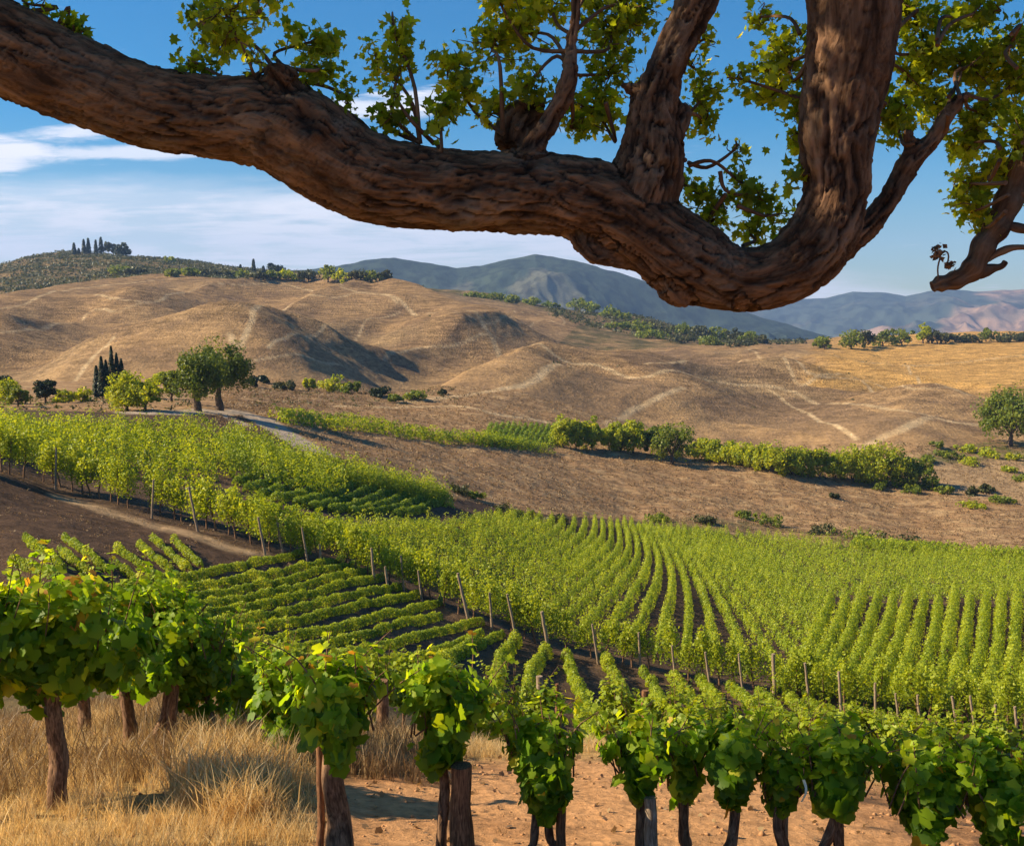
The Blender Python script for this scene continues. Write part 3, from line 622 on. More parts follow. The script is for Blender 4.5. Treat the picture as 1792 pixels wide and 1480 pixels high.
def hedge(P, w, h, dens, ls, label, group, mat, lump=1.0, seed=0, stem=True, base=.12, name='vine_row', cat='vine row', shoots=.35):
    """one planted row as a continuous leafy hedge following the ground, with its stems"""
    rg = np.random.default_rng(seed+500); P = np.asarray(P, float)
    s = np.concatenate([[0], np.cumsum(np.linalg.norm(np.diff(P[:, :2], axis=0), axis=1))]); Ln = s[-1]
    if Ln < 1: return None
    n = int(Ln*dens); t = rg.uniform(0, Ln, n); x = np.interp(t, s, P[:, 0]); y = np.interp(t, s, P[:, 1])
    dx = np.interp(t+.3, s, P[:, 0])-np.interp(t-.3, s, P[:, 0]); dy = np.interp(t+.3, s, P[:, 1])-np.interp(t-.3, s, P[:, 1]); l = np.hypot(dx, dy)+1e-6; nx, ny = -dy/l, dx/l
    b = 1.5*fbm(t/lump, seed*1.7, 0, 3)+(.5 if shoots < .8 else 1.1)*fbm(t/lump*3, seed*.7, 3, 2); ww = w*.5*(1+.6*b); x = x+nx*w*.35*fbm(t/2.2, seed*.9, 7, 2); y = y+ny*w*.35*fbm(t/2.2, seed*.9, 7, 2); hh = h*np.clip(1+shoots*b, .35, 1.8)
    if name == 'vine_row' and not stem:
        kp = perlin(t/1.1, seed*3.3, 0) > -.40; t, x, y, nx, ny, b, ww, hh = (q[kp] for q in (t, x, y, nx, ny, b, ww, hh)); n = len(t)
    ph = rg.uniform(-.25, np.pi+.25, n); rad = np.sqrt(rg.uniform(.35, 1.05, n)); off = np.cos(ph)*ww*rad; up = base*h+np.maximum(np.sin(ph), -.1)*(hh-base*h)*rad
    X_ = x+nx*off; Y_ = y+ny*off; Z_ = H(X_, Y_)+up
    o0 = np.array([P[0][0], P[0][1], float(H(P[0][0], P[0][1]))])
    nr = np.stack([nx*np.cos(ph), ny*np.cos(ph), np.sin(ph)], 1)
    f = MB(); leaves(f, np.stack([X_, Y_, Z_], 1)-o0, ls, LEAF_Q, nr, .8, rg=rg, rnd=np.clip(rg.uniform(0, .45, n)+.45*b+.28, 0, 1))
    r = thing(name, label, cat, o0, 0, group); f.build('foliage', mat, r)
    if stem:
        sm = MB()
        for q in np.arange(.3, Ln, 1.6):
            a, c = np.interp(q, s, P[:, 0]), np.interp(q, s, P[:, 1]); z = float(H(a, c))
            tube(sm, np.array([[a, c, z-.15], [a+rg.normal(0, .03), c, z+h*.5]])-o0, [.03, .025], 4, cap=False)
        sm.build('stems', M_vinewood, r)['kind'] = 'stuff'
    return r
for k, L_ in offset_rows():
    if k < 4: continue
    P = spline([hit(a, b, 40, 135) for a, b in L_], 60)
    px, py = proj(P[:, 0], P[:, 1], P[:, 2]); lim = np.interp(px, [0, 372, 450, 560, 700, 790], [748, 758, 784, 826, 856, 880]); P = P[(py > lim) & (px < 800)]
    hedge(P, 1.2, 1.6 if k < 8 else 1.4, 280, .145, f'long bushy vine row on the left terraces, {ordn[k-4]} above the single vines', 'bushy terrace rows', M_vine, 1.0, 300+k, stem=False, shoots=.9)
for k in range(5):     # rows reaching out along the tongue between the road and the hollow
    f = k/4; L_ = [(a_, b_*(1-f)+c_*f) for a_, b_, c_ in ((395, 812, 768), (450, 822, 786), (560, 842, 822), (680, 866, 852), (785, 886, 882))]
    P = spline([hit(a, b, 50, 140) for a, b in L_], 40); px, py = proj(P[:, 0], P[:, 1], P[:, 2]);     hedge(P, 1.2, 1.6, 260, .145, f'bushy vine row on the tongue of land above the dark hollow, {ordn[k]} from below', 'bushy rows on the tongue', M_vine, 1.0, 320+k, stem=False, shoots=.9)
# striped block of low hedges below the front row
HB = [[(215, 1030), (380, 1003), (540, 968)], [(250, 1042), (420, 1018), (600, 983)], [(270, 1056), (440, 1032), (626, 992)], [(285, 1072), (460, 1046), (650, 1003)], [(292, 1090), (470, 1062), (674, 1015)],
      [(305, 1108), (480, 1080), (705, 1030)], [(330, 1125), (520, 1093), (733, 1044)], [(400, 1138), (560, 1112), (773, 1056)], [(470, 1152), (620, 1122), (772, 1082)], [(560, 1160), (700, 1128), (843, 1090)], [(640, 1168), (750, 1150), (843, 1110)], [(735, 1178), (800, 1150), (880, 1112)]]
ordn_ = ['top', 'second', 'third', 'fourth', 'fifth', 'sixth', 'seventh', 'eighth', 'ninth', 'tenth', 'eleventh', 'lowest']
for k, L_ in enumerate(HB):
    hedge(spline([hit(a, b, 28, 60) for a, b in L_], 14), .31, .34, 560, .07, f'low trimmed vine hedge, {ordn_[k]} of the parallel stripes below the staked row', 'striped low vine hedges', M_vine, 1.0, k)
LB = [[(45, 945), (75, 970), (112, 1000)], [(112, 943), (150, 972), (190, 1004)], [(106, 968), (130, 988), (160, 1010)], [(204, 962), (235, 985), (272, 1014)], [(243, 956), (270, 980), (302, 1006)], [(268, 946), (296, 972), (330, 1002)], [(304, 948), (326, 970), (352, 992)], [(203, 992), (225, 1008), (245, 1026)], [(20, 985), (60, 1000), (110, 1020)]]
for k, L_ in enumerate(LB):
    hedge(spline([hit(a, b, 28, 60) for a, b in L_], 10), .30, .34, 520, .07, 'short thin vine row slanting down the dark dirt bank', 'short rows on the dirt bank', M_vine, .8, 30+k)
CB = [[(905, 1122), (876, 1168), (868, 1215), (874, 1262)], [(832, 1108+16), (790, 1158), (730, 1190)], [(958, 1142), (934, 1180), (924, 1222), (922, 1262)], [(990, 1150), (1008, 1200), (1034, 1262), (1062, 1330)], [(1055, 1152), (1082, 1205), (1104, 1252), (1134, 1318)],
      [(1128, 1180), (1150, 1222), (1180, 1280)], [(1178, 1186), (1212, 1238), (1252, 1300)], [(1222, 1190), (1258, 1238), (1300, 1296)], [(1276, 1203), (1322, 1250), (1372, 1308)], [(1326, 1216), (1376, 1262), (1432, 1318)], [(1378, 1226), (1424, 1270), (1480, 1322)],
      [(1412, 1232), (1450, 1266), (1500, 1318)], [(1446, 1250), (1500, 1290), (1560, 1340)], [(1490, 1244), (1545, 1290), (1610, 1345)], [(1530, 1255), (1600, 1300), (1680, 1350)], [(1585, 1262), (1660, 1308), (1740, 1356)], [(1640, 1270), (1720, 1310), (1800, 1350)], [(1700, 1282), (1780, 1318), (1860, 1350)],
      [(1010, 1250), (1040, 1300), (1075, 1350)], [(1165, 1250), (1190, 1290), (1225, 1340)]]
for k, L_ in enumerate(CB):
    hedge(spline([hit(a, b, 18, 60) for a, b in L_], 14), .50, .50, 640, .08, f'narrow leafy vine row running down the {["left", "middle", "right"][min(2, k//7)]} of the slope behind the near vines',
          f'downhill vine rows, part {["left", "middle", "right"][min(2, k//7)]}', M_vine, .8, 60+k, shoots=.5)
# dark little rows in the hollow between the terraces
for k, (a, b) in enumerate([((412, 850), (455, 826)), ((430, 862), (500, 832)), ((455, 870), (545, 838)), ((480, 880), (590, 846)), ((515, 886), (625, 851)), ((545, 893), (655, 857)), ((580, 898), (690, 862)), ((615, 900), (720, 868)), ((650, 903), (748, 874)), ((690, 904), (768, 882))]):
    m_ = ((a[0]+b[0])/2+4, (a[1]+b[1])/2+3)
    hedge(spline([hit(*a, 50, 140), hit(*m_, 50, 140), hit(*b, 50, 140)], 12), .55, .55, 330, .12, f'dark low vine row in the hollow between the terraces, {(["first"]+ordn_[1:])[k]} from the left', 'dark rows in the hollow', M_vine_d, 1.2, 90+k, stem=False)
# the big right hand block: rows fanning away from the viewer
def in_block(px, py, d):
    top = np.interp(px, [300, 560, 700, 780, 850, 960, 1100, 1250, 1400, 1550, 1792, 2100], [925, 928, 926, 918, 906, 914, 922, 934, 948, 962, 975, 990])
    bot = np.interp(px, [a for a, b in ROWA], [b for a, b in ROWA])-14
    return (py > top) & (py < bot) & (px > 395) & (px < 2060)
k = 0
y_ = np.linspace(42, 160, 400)
for k in list(range(-17, 3))+list(np.arange(3, 19, .8))+list(np.arange(19, 78, 1.35)):
    x_ = 5.05+(.075-.105*float(sstep(k, 5, 26)))*(y_-110)-.0030*np.maximum(0, 108-y_)**2*(1-min(1, max(0, (k+3)/20)))+k*1.0+.16*np.sin(y_*.16+k*.9)*min(1, max(0, k-8)/12)+.0009*(y_-60)**2*.3*np.sign(k)*min(1, abs(k)/17)+.25*np.sin(y_/15+k*.17)
    z_ = H(x_, y_); px, py = proj(x_, y_, z_); ok = in_block(px, py, y_) & ~((px > 1440) & (py > 1052-.0*(px-1440)) & (px > 1330+(1250-py)*.6))
    idx = np.where(ok)[0]
    if len(idx) < 8: continue
    runs = np.split(idx, np.where(np.diff(idx) > 3)[0]+1); idx = max(runs, key=len)
    if len(idx) < 8: continue
    P = np.stack([x_, y_, z_], 1)[idx]; ym = P[:, 1].mean()
    side = 'left' if k < 3 else 'centre' if k < 20 else 'right'
    hedge(P, .44, .90, 190 if side != 'right' else 140, .105 if side != 'right' else .12, f'bushy vine row in the {side} of the broad vineyard, running away from the viewer', f'rows of the broad vineyard, {side}', M_vine, 1.1, int(120+k*2), stem=False, shoots=.95)
for k in range(17):
    t0 = np.array([1455+k*27, 1056+6*math.sin(k*2.1)]); b0 = np.array([1362+k*32, 1226+k*4])
    L_ = [tuple(t0), tuple((t0+b0)/2+np.array([10, 4])), tuple(b0)]
    hedge(spline([hit(a, b, 45, 110) for a, b in L_], 16), .58, 1.05, 320, .11, 'vine row with bare soil beside it at the right edge of the broad vineyard', 'right edge vineyard rows', M_vine, 1.0, 200+k, stem=True, shoots=.9)
# the fringe of small rows along the field's far edge and the strip beyond the road
for k in range(26):
    a = 1490+k*13; b = 962+k*.9
    hedge(spline([hit(a, b, 100, 190), hit(a+16, b-9, 100, 190)], 5), .8, 1.1, 60, .22, 'tiny slanting vine row along the far edge of the broad vineyard', 'tiny far edge rows', M_vine, 1, 230+k, stem=False)
for k, L_ in enumerate([[(492, 738), (570, 748), (700, 762), (840, 775), (965, 788)], [(478, 728), (580, 738), (700, 753), (820, 768), (930, 780)]]):
    hedge(spline([hit(a, b+3, 110, 185) for a, b in L_], 24), 1.5, 1.5, 120, .24, ['bright green vine strip along the lip of the brown field, nearer line', 'bright green vine strip along the lip of the brown field, farther line'][k], 'vine strip beyond the road', M_vine, 1.5, 270+k, stem=False)
for k in range(13):
    a = 852+k*10
    hedge(spline([hit(a-8, 782, 120, 200), hit(a+3, 762, 120, 210), hit(a+9, 748, 120, 220)], 6), .8, 1.0, 60, .22, 'short dark vine row climbing beside the line of trees', 'short rows by the tree line', M_vine_d, 1, 280+k, stem=False)

# ------------------------------------------------------------------ trees and shrubs
def crown_mesh(R3, nclump, nleaf, ls, mat, seed, cr=.34, flat=0.0, c0=(0, 0, 0), mb=None, m=0, droop=0):
    """leaf clumps gathered in an uneven ellipsoid crown of radii R3"""
    rg = np.random.default_rng(seed); own = mb is None; mb = mb or MB(); R3 = np.array(R3, float)
    d = rg.normal(size=(nclump, 3)); d /= np.linalg.norm(d, axis=1)[:, None]; d[:, 2] = np.where(d[:, 2] < -.75+flat, np.abs(d[:, 2])*.6, d[:, 2])
    rr = rg.uniform(.4, .92, nclump)[:, None]; Cc = d*rr*R3; r_ = cr*rg.uniform(.4, 1.4, nclump); Cc[:, 2] += R3[2]*.10*rg.normal(size=nclump)
    w = nleaf//nclump; allP = []; allN = []; rn = []
    for i in range(nclump):
        u = rg.normal(size=(w, 3)); u /= np.linalg.norm(u, axis=1)[:, None]
        q = Cc[i]+u*(rg.uniform(.25, 1, w)**.5)[:, None]*r_[i]*R3.mean()*np.array([1, 1, .8+droop])
        allP.append(q); allN.append(u*.7+Cc[i]/R3*.6); rn.append(np.clip(rg.uniform(0, 1, w)*.7+rg.uniform(0, .3), 0, 1))
    leaves(mb, np.concatenate(allP)+np.array(c0), ls, LEAF_Q, np.concatenate(allN), .9, m=m, rnd=np.concatenate(rn), rg=rg)
    return mb.mesh('crown', mat) if own else mb
def trunk_mesh(h, r, R3, cz, seed, nb=6, fork=False):
    rg = np.random.default_rng(seed); mb = MB()
    P = [(0, 0, -.4)]+[(rg.normal(0, .05)*h*q/4, rg.normal(0, .05)*h*q/4, h*q/4) for q in range(1, 5)]
    tube(mb, spline(P, 12), np.linspace(r*1.25, r*.62, 12), 9, wob=.25, seed=seed); t = np.array(P[-1])
    for q in range(nb):
        ph = 6.28*q/nb+rg.uniform(-.4, .4); e = np.array([R3[0]*.62*math.cos(ph), R3[1]*.62*math.sin(ph), cz+R3[2]*rg.uniform(-.1, .55)])
        m_ = t*.5+e*.5+np.array([0, 0, -.05*h]); tube(mb, spline([t*.92, m_, e], 8), np.linspace(r*.5, r*.12, 8), 6, seed=seed+q)
    return mb.mesh('trunk', M_trunk, True)
def tree(px, py, hp, wp, label, group=None, mat=None, name='tree', cat='tree', th=.32, nl=2600, dmin=60, dmax=1000, seed=0, shape=1.0, cr=.36, tr=.05, ncl=40, lsk=2.6, nb=6, depth=1.0, sink=0.0, at=None, droop=0):
    q = hit(px, py, dmin, dmax) if at is None else np.array(at); d = q[1]; h = hp*d/F; w = wp*d/F*.5
    r = thing(name, label, cat, gpt(q, -sink*h), 0, group)
    ch = h*(1-th); R3 = np.array([w*1.10, w*1.05*depth, ch*.62]); cz = h*th+ch*.42
    ls = lsk*d/1097*.9
    link('crown', crown_mesh(R3, ncl, nl, ls, mat or M_mid, seed+7, cr, c0=(0, 0, cz), droop=droop), r)
    link('trunk', trunk_mesh(h*th*1.15, h*tr, R3, cz, seed, nb), r)
    return r
def cypress(px, py, hp, wp, label, group=None, seed=0, dmin=60, dmax=1000, nl=700):
    q = hit(px, py, dmin, dmax); d = q[1]; h = hp*d/F; w = wp*d/F*.5; rg = np.random.default_rng(seed); mb = MB()
    t = rg.uniform(.0, 1, nl); ph = rg.uniform(0, 6.28, nl); prof = np.minimum(1, (1-t)**.62*1.15)*np.minimum(1, t*7+.35)
    rr = w*prof*np.sqrt(rg.uniform(.5, 1.05, nl))*(1+.25*fbm(ph*1.3, t*5, seed, 2)); P = np.stack([rr*np.cos(ph), rr*np.sin(ph), h*(.05+.95*t)], 1)
    leaves(mb, P, 2.2*d/1097, LEAF_Q, np.stack([np.cos(ph), np.sin(ph), 0*ph+.8], 1), .5, rg=rg)
    r = thing('cypress_tree', label, 'cypress', gpt(q), 0, group); mb.build('crown', M_dark, r)
    tb = MB(); tube(tb, [(0, 0, -.5), (0, 0, h*.45)], [w*.16, w*.1], 6); tb.build('trunk', M_trunk, r, True); return r
def shrub(px, py, hp, wp, label, group=None, mat=None, seed=0, nl=420, dmin=60, dmax=1100, name='shrub', cat='shrub', ncl=12, sink=.1):
    q = hit(px, py, dmin, dmax); d = q[1]; h = hp*d/F; w = wp*d/F*.5
    r = thing(name, label, cat, gpt(q, 0), 0, group)
    link('foliage', crown_mesh((w, w*.8, h*.55), ncl, nl, 2.4*d/1097, mat or M_mid, seed, .42, c0=(0, 0, h*(.5-sink))), r)
    sm = MB(); rg = np.random.default_rng(seed)
    for k in range(4): tube(sm, [(0, 0, -.2), (rg.normal(0, w*.3), rg.normal(0, w*.3), h*.55)], [h*.03, h*.012], 4, cap=False)
    sm.build('stems', M_trunk, r); return r
DT = dict(dmin=105, dmax=260)
# the pair of spreading trees by the dirt road
tree(346, 717, 108, 92, 'big round olive green tree by the dirt road, left one of the pair', None, M_pep, nl=9000, seed=21, th=.30, tr=.055, ncl=75, cr=.30, at=hit(346, 719, 100, 140), droop=.25, name='pepper_tree')
tree(376, 717, 109, 118, 'big broad dark green tree by the dirt road, right one of the pair', None, M_pep, nl=11000, seed=24, th=.34, tr=.06, ncl=85, cr=.30, at=hit(384, 718, 100, 140), droop=.25, name='pepper_tree')
tree(222, 717, 66, 72, 'bushy yellow green tree below the cypress clump', None, M_lime, nl=5200, seed=31, th=.08, at=hit(222, 719, 100, 140), ncl=55, cr=.30)
tree(258, 717, 62, 58, 'bushy olive green tree between the cypress clump and the big pair', None, M_lime, nl=4200, seed=35, th=.10, at=hit(254, 719, 100, 140), ncl=50, cr=.30)
for k, (a, t, w) in enumerate([(170, 640, 12), (179, 624, 12), (187, 630, 12), (197, 606, 11), (206, 618, 11), (214, 628, 12), (220, 648, 9)]):
    cypress(a, 697, 697-t, w+3, 'dark slender cypress in the clump behind the yellow green trees' if a != 197 else 'tallest dark cypress rising from the clump behind the yellow green trees', 'cypress clump', 40+k, 120, 200, 1100)
LFT_T = [(14, 706, 44, 44, M_lime, 'leafy bright green tree at the far left edge above the vineyard'), (32, 712, 34, 36, M_mid, 'small green tree at the left edge, lower front one'), (80, 706, 44, 38, M_dark, 'rounded dark grey green tree left of the low green bushes'),
         (300, 702, 52, 40, M_mid, 'green bush tree half hidden left of the big pair'), (10, 668, 10, 26, M_dark, 'dark small tree far back at the left edge')]
for k, (a, b, h, w, m_, lab) in enumerate(LFT_T): tree(a, b, h, w, lab, None, m_, nl=1900, seed=60+k, th=.2, dmin=110, dmax=240, ncl=26)
SH = [(110, 704, 22, 40, M_lime, 'low bright green bush right of the dark grey green tree'), (142, 703, 22, 42, M_lime, 'low bright green bush left of the cypress clump'), (285, 668, 18, 30, M_lime, 'pale green bush behind the yellow green trees'), (442, 676, 20, 22, M_dark, 'dark bush at the right foot of the big tree pair'),
      (460, 670, 14, 24, M_dark, 'dark low bush beyond the tilled brown plot'), (500, 682, 14, 50, M_scrub, 'dull low bush at the edge of the tilled brown plot'), (541, 684, 24, 20, M_lime, 'narrow yellow green bush on the tilled plot edge'), (583, 686, 34, 52, M_lime, 'round bright green bush beneath the dry hill'),
      (617, 690, 24, 46, M_mid, 'dark bush right of the round bright green one'), (664, 694, 16, 44, M_dark, 'dark sprawling bush in the hollow below the dry hill'), (690, 704, 16, 34, M_mid, 'small green bush in front of the dark sprawling ones'), (722, 700, 14, 60, M_mid, 'dark low bush at the foot of the track up the dry hill'),
      (775, 690, 10, 14, M_scrub, 'tiny lone bush beside the farm track')]
for k, (a, b, h, w, m_, lab) in enumerate(SH): shrub(a, b, h, w, lab, None, m_, 80+k, 900, 125, 300)
# the bright line of trees across the middle
RT = [(985, 782, 54, 40, 0), (1008, 785, 50, 34, 0), (1036, 788, 54, 44, 0), (1066, 786, 48, 34, 0), (1085, 790, 48, 38, 1), (1108, 793, 56, 54, 1), (1140, 796, 50, 44, 1), (1176, 812, 70, 78, 1)]
for k, (a, b, h, w, c) in enumerate(RT):
    tree(a, b, h, w, ['feathery lime green tree at the left end of the tree line', 'rounded deeper green tree in the left group of the tree line', 'broad green tree with a crooked dark trunk ending the left group'][0 if c == 0 else 2 if k == 7 else 1], 'trees of the middle line, left group', [M_lime, M_mid][c if k > 5 else 0], nl=3600, seed=100+k, th=.06 if k < 5 else .2, dmin=130, dmax=210, ncl=44, tr=.03 if k < 7 else .045, cr=.32, droop=.2)
RT2 = [(1228, 803, 38, 36), (1252, 808, 40, 34), (1275, 811, 38, 34), (1300, 815, 40, 36), (1325, 820, 44, 36), (1352, 826, 50, 44), (1382, 830, 46, 36), (1408, 832, 52, 34), (1434, 836, 50, 34), (1462, 838, 54, 42), (1492, 842, 62, 44), (1520, 846, 66, 48), (1548, 849, 74, 56), (1580, 850, 66, 50), (1606, 852, 50, 44)]
for k, (a, b, h, w) in enumerate(RT2):
    w *= 1.3; dk = k > 12; tree(a, b, h, w, 'yellow green tree in the long hedge-like line across the brown field' if not dk else 'dark green tree ending the long line above the brown slope', 'trees of the middle line, right run' if not dk else 'dark trees ending the line', M_mid if dk else M_lime, nl=2600, seed=130+k, th=.04, dmin=140, dmax=230, ncl=36, tr=.025, cr=.34, droop=.25)
for k, (a, b, h, w) in enumerate([(1632, 858, 28, 34), (1655, 864, 16, 30), (1540, 858, 14, 30), (1595, 862, 16, 40), (1700, 866, 16, 24), (1725, 862, 22, 30)]):
    shrub(a, b, h, w, 'low dark bush trailing from the end of the tree line' if k < 4 else 'low scrubby bush on the pale slope at the right', 'bushes by the tree line end' if k < 4 else 'bushes on the pale slope', M_mid if k < 4 else M_scrub, 150+k, 500, 140, 260)
tree(1768, 778, 98, 118, 'large green tree with a short trunk at the right edge', None, M_mid, nl=9000, seed=171, th=.20, dmin=140, dmax=300, ncl=75, cr=.30, tr=.04, droop=.2, at=hit(1768, 780, 140, 260))
for k, (a, b, h, w) in enumerate([(1690, 790, 12, 50), (1660, 800, 12, 60), (1730, 800, 14, 50), (1620, 808, 10, 50), (1780, 806, 12, 50), (1640, 782, 10, 26), (1700, 812, 10, 60), (1750, 880, 12, 60), (1700, 888, 8, 60), (1788, 840, 14, 40), (1765, 826, 12, 36)]):
    shrub(a, b, h, w, 'low green bush in the scrubby hollow around the large right tree' if k < 7 else 'small green bush on the pale slope at the right edge', 'bushes round the right tree' if k < 7 else 'bushes at the right edge', M_mid if k % 2 else M_lime, 180+k, 420, 140, 300)
# bushes on the brown field and by the far edge of the vineyard
for k, (a, b, h, w) in enumerate([(880, 903, 22, 60), (920, 910, 20, 70), (975, 914, 14, 60), (1345, 918, 16, 70), (1440, 935, 18, 80), (1500, 944, 16, 110), (1570, 954, 16, 110), (1640, 965, 12, 90), (800, 862, 14, 50), (830, 872, 12, 40), (1460, 872, 10, 22), (1300, 905, 10, 50), (1230, 915, 12, 60), (1150, 912, 12, 60)]):
    shrub(a, b, h, w, 'dark green thicket along the far edge of the vineyard' if k not in (8, 9, 10) else ['dark bush at the tip of the upper terraces', 'small dark bush beside the terrace tip', 'lone bush on the brown slope'][k-8], 'thickets at the vineyard edge' if k not in (8, 9, 10) else None, M_mid if k % 2 else M_scrub, 200+k, 520, 85, 190)
# skyline trees and scrub on the right plateau
for k, (a, b, h, w, m_) in enumerate([(1443, 607, 20, 40, 1), (1490, 607, 32, 44, 1), (1512, 605, 32, 40, 2), (1545, 602, 26, 42, 1), (1578, 600, 28, 42, 1), (1615, 597, 32, 26, 0), (1640, 598, 24, 30, 2), (1662, 596, 14, 34, 2), (1690, 595, 10, 50, 2), (1725, 594, 24, 30, 1), (1760, 594, 10, 60, 2), (1785, 593, 10, 40, 2)]):
    tree(a, b+4, h+2, w, f'{["pale green slim", "rounded green", "low dark"][m_]} tree on the skyline above the golden field', 'skyline trees above the golden field', [M_lime, M_mid, M_scrub][m_], nl=800, seed=230+k, th=.12, dmin=330, dmax=900, ncl=20)
for k, (a, b, h, w) in enumerate([(1120, 580, 18, 60), (1160, 585, 18, 50), (1195, 588, 20, 50), (1225, 592, 20, 50), (1255, 594, 22, 44), (1285, 598, 24, 36), (1310, 600, 22, 34), (1335, 602, 16, 30), (1140, 592, 12, 60), (1190, 600, 12, 60), (1240, 604, 12, 60), (1290, 606, 10, 60), (1080, 575, 10, 50)]):
    tree(a, b, h, w, 'bushy dark green tree in the belt below the wooded mountain', 'tree belt below the mountain', [M_mid, M_scrub][k % 2], nl=700, seed=250+k, th=.1, dmin=380, dmax=900, ncl=18)
for k, (a, b, h, w) in enumerate([(1012, 545, 26, 60), (1040, 550, 20, 50), (1068, 554, 16, 46), (1090, 558, 12, 36), (830, 520, 8, 40), (860, 524, 10, 50), (895, 530, 12, 50), (930, 534, 10, 50), (965, 538, 8, 40)]):
    shrub(a, b, h, w, 'rounded dark green thicket on the far ridge' if k < 4 else 'low dark bush along the crest of the far ridge', 'ridge thickets' if k < 4 else 'crest bushes', M_mid, 270+k, 420, 480, 1000)
for k, (a, b, h, w) in enumerate([(478, 488, 14, 30), (505, 490, 16, 34), (540, 493, 20, 34), (574, 494, 34, 34), (598, 496, 24, 34), (625, 500, 16, 40), (650, 504, 18, 36), (672, 508, 14, 30), (420, 486, 10, 40), (450, 488, 10, 40), (330, 482, 14, 36), (360, 484, 10, 50), (215, 481, 14, 50), (240, 482, 12, 40), (300, 484, 12, 30), (395, 485, 9, 40)]):
    tree(a, b, h, w, 'round green tree at the top edge of the dry hill' if h > 15 else 'low dark bush at the top edge of the dry hill', 'trees at the top of the dry hill' if h > 15 else 'bushes at the top of the dry hill', [M_mid, M_scrub, M_lime][(k*2) % 3] if h > 15 else [M_mid, M_scrub][k % 2], nl=620, seed=290+k, th=.12, dmin=520, dmax=1000, ncl=18)
for k, (a, b, h, w) in enumerate([(130, 446, 20, 8), (147, 444, 24, 7), (155, 444, 26, 8), (168, 443, 22, 6), (177, 443, 28, 9), (138, 446, 10, 5)]):
    cypress(a, b, h, w, 'tiny dark cypress standing on the top of the green hill', 'hilltop cypresses', 310+k, 600, 1100, 260)
for k, (a, b, h, w) in enumerate([(421, 478, 14, 7), (444, 480, 26, 8), (461, 480, 14, 7)]):
    cypress(a, b, h, w, ['small cypress left of the tall one on the falling ridge', 'tall lone cypress on the falling ridge', 'small cypress right of the tall one on the falling ridge'][k], None, 320+k, 560, 1100, 260)
tree(198, 446, 22, 30, 'rounded dark tree left of its twin on the green hilltop', None, M_scrub, nl=700, seed=330, th=.1, dmin=600, dmax=1100, ncl=16)
tree(216, 446, 20, 28, 'rounded dark tree right of its twin on the green hilltop', None, M_dark, nl=700, seed=331, th=.1, dmin=600, dmax=1100, ncl=16)
shrub(297, 458, 10, 22, 'pale bush on the shoulder of the green hill', None, M_lime, 332, 250, 600, 1100)
tree(482, 476, 14, 34, 'dark flat topped tree right of the ridge cypresses', None, M_dark, nl=500, seed=333, th=.2, dmin=560, dmax=1100, ncl=14)
# uncountable scrub over the far green hill, straw and weeds over the near and middle ground
def scatter(name, label, n, pxr, pyr, dr, test, size, per, mat, cat, hk=1.0, seed=0, blade=False, tmpl=LEAF_Q):
    rg = np.random.default_rng(seed); mb = MB()
    th = rg.uniform(*pxr, n); lr = rg.uniform(math.log(dr[0]), math.log(dr[1]), n) if not pyr else np.log(np.sqrt(rg.uniform(dr[0]**2, dr[1]**2, n)))
    x = np.sin(th)*np.exp(lr); y = np.cos(th)*np.exp(lr); z = H(x, y); px, py = proj(x, y, z); k = test(px, py, x, y); x, y, z = x[k], y[k], z[k]; n = len(x)
    s = (size if np.isscalar(size) else size(np.hypot(x, y)))*rg.uniform(.5, 1.5, n)
    if blade:                                        # grass: thin curved blades in tufts
        m_ = n*per; bx = np.repeat(x, per)+rg.normal(0, 1, m_)*np.repeat(s, per)*.18; by = np.repeat(y, per)+rg.normal(0, 1, m_)*np.repeat(s, per)*.18; bz = H(bx, by)
        hh = np.repeat(s, per)*rg.uniform(.5, 1.2, m_)*hk; ph = rg.uniform(0, 6.28, m_); ln = rg.uniform(.1, .7, m_)*hh; ang = rg.uniform(0, 6.28, m_); w = np.maximum(hh*.013, .0016*blade)
        cx, cy = np.cos(ph)*w, np.sin(ph)*w; dx, dy = np.cos(ang)*ln, np.sin(ang)*ln; V = np.zeros((m_, 7, 3))
        for q, (t, ww) in enumerate(((0, 1), (.4, .85), (.75, .55))):
            for e, sg in ((0, -1), (1, 1)):
                V[:, q*2+e] = np.stack([bx+dx*t*t+sg*cx*ww, by+dy*t*t+sg*cy*ww, bz-.02+hh*(t-.12*t*t)], 1)
        V[:, 6] = np.stack([bx+dx*1.15, by+dy*1.15, bz+hh*.90], 1); base = (np.arange(m_)*7)[:, None, None]
        rv = np.repeat(np.clip(np.repeat(rg.uniform(0, .5, n), per)+rg.uniform(0, .5, m_), 0, 1), 7)
        mb.add(V.reshape(-1, 3), (np.array([[[0, 1, 3, 2], [2, 3, 5, 4]]])+base).reshape(-1, 4), 0, rv)
        mb.add(np.zeros((1, 3)), np.zeros((0, 3), int)); mb.L.append((np.array([[[4, 5, 6]]])+base).ravel()); mb.T.append(np.full(m_, 3)); mb.M.append(np.zeros(m_, int))
    else:
        m_ = n*per; u = rg.normal(size=(m_, 3)); u /= np.linalg.norm(u, axis=1)[:, None]; u[:, 2] = np.abs(u[:, 2]); S = np.repeat(s, per)[:, None]
        P = np.stack([np.repeat(x, per), np.repeat(y, per), np.repeat(z, per)], 1)+u*S*np.array([1, 1, .8*hk])*(rg.uniform(.4, 1, m_)[:, None])
        leaves(mb, P, S[:, 0]*.42, LEAF_Q, u, .7, rg=rg, rnd=np.clip(np.repeat(rg.uniform(0, .6, n), per)+rg.uniform(0, .4, m_), 0, 1))
    o = mb.build(name, mat); return tag(o, label, cat, kind='stuff')
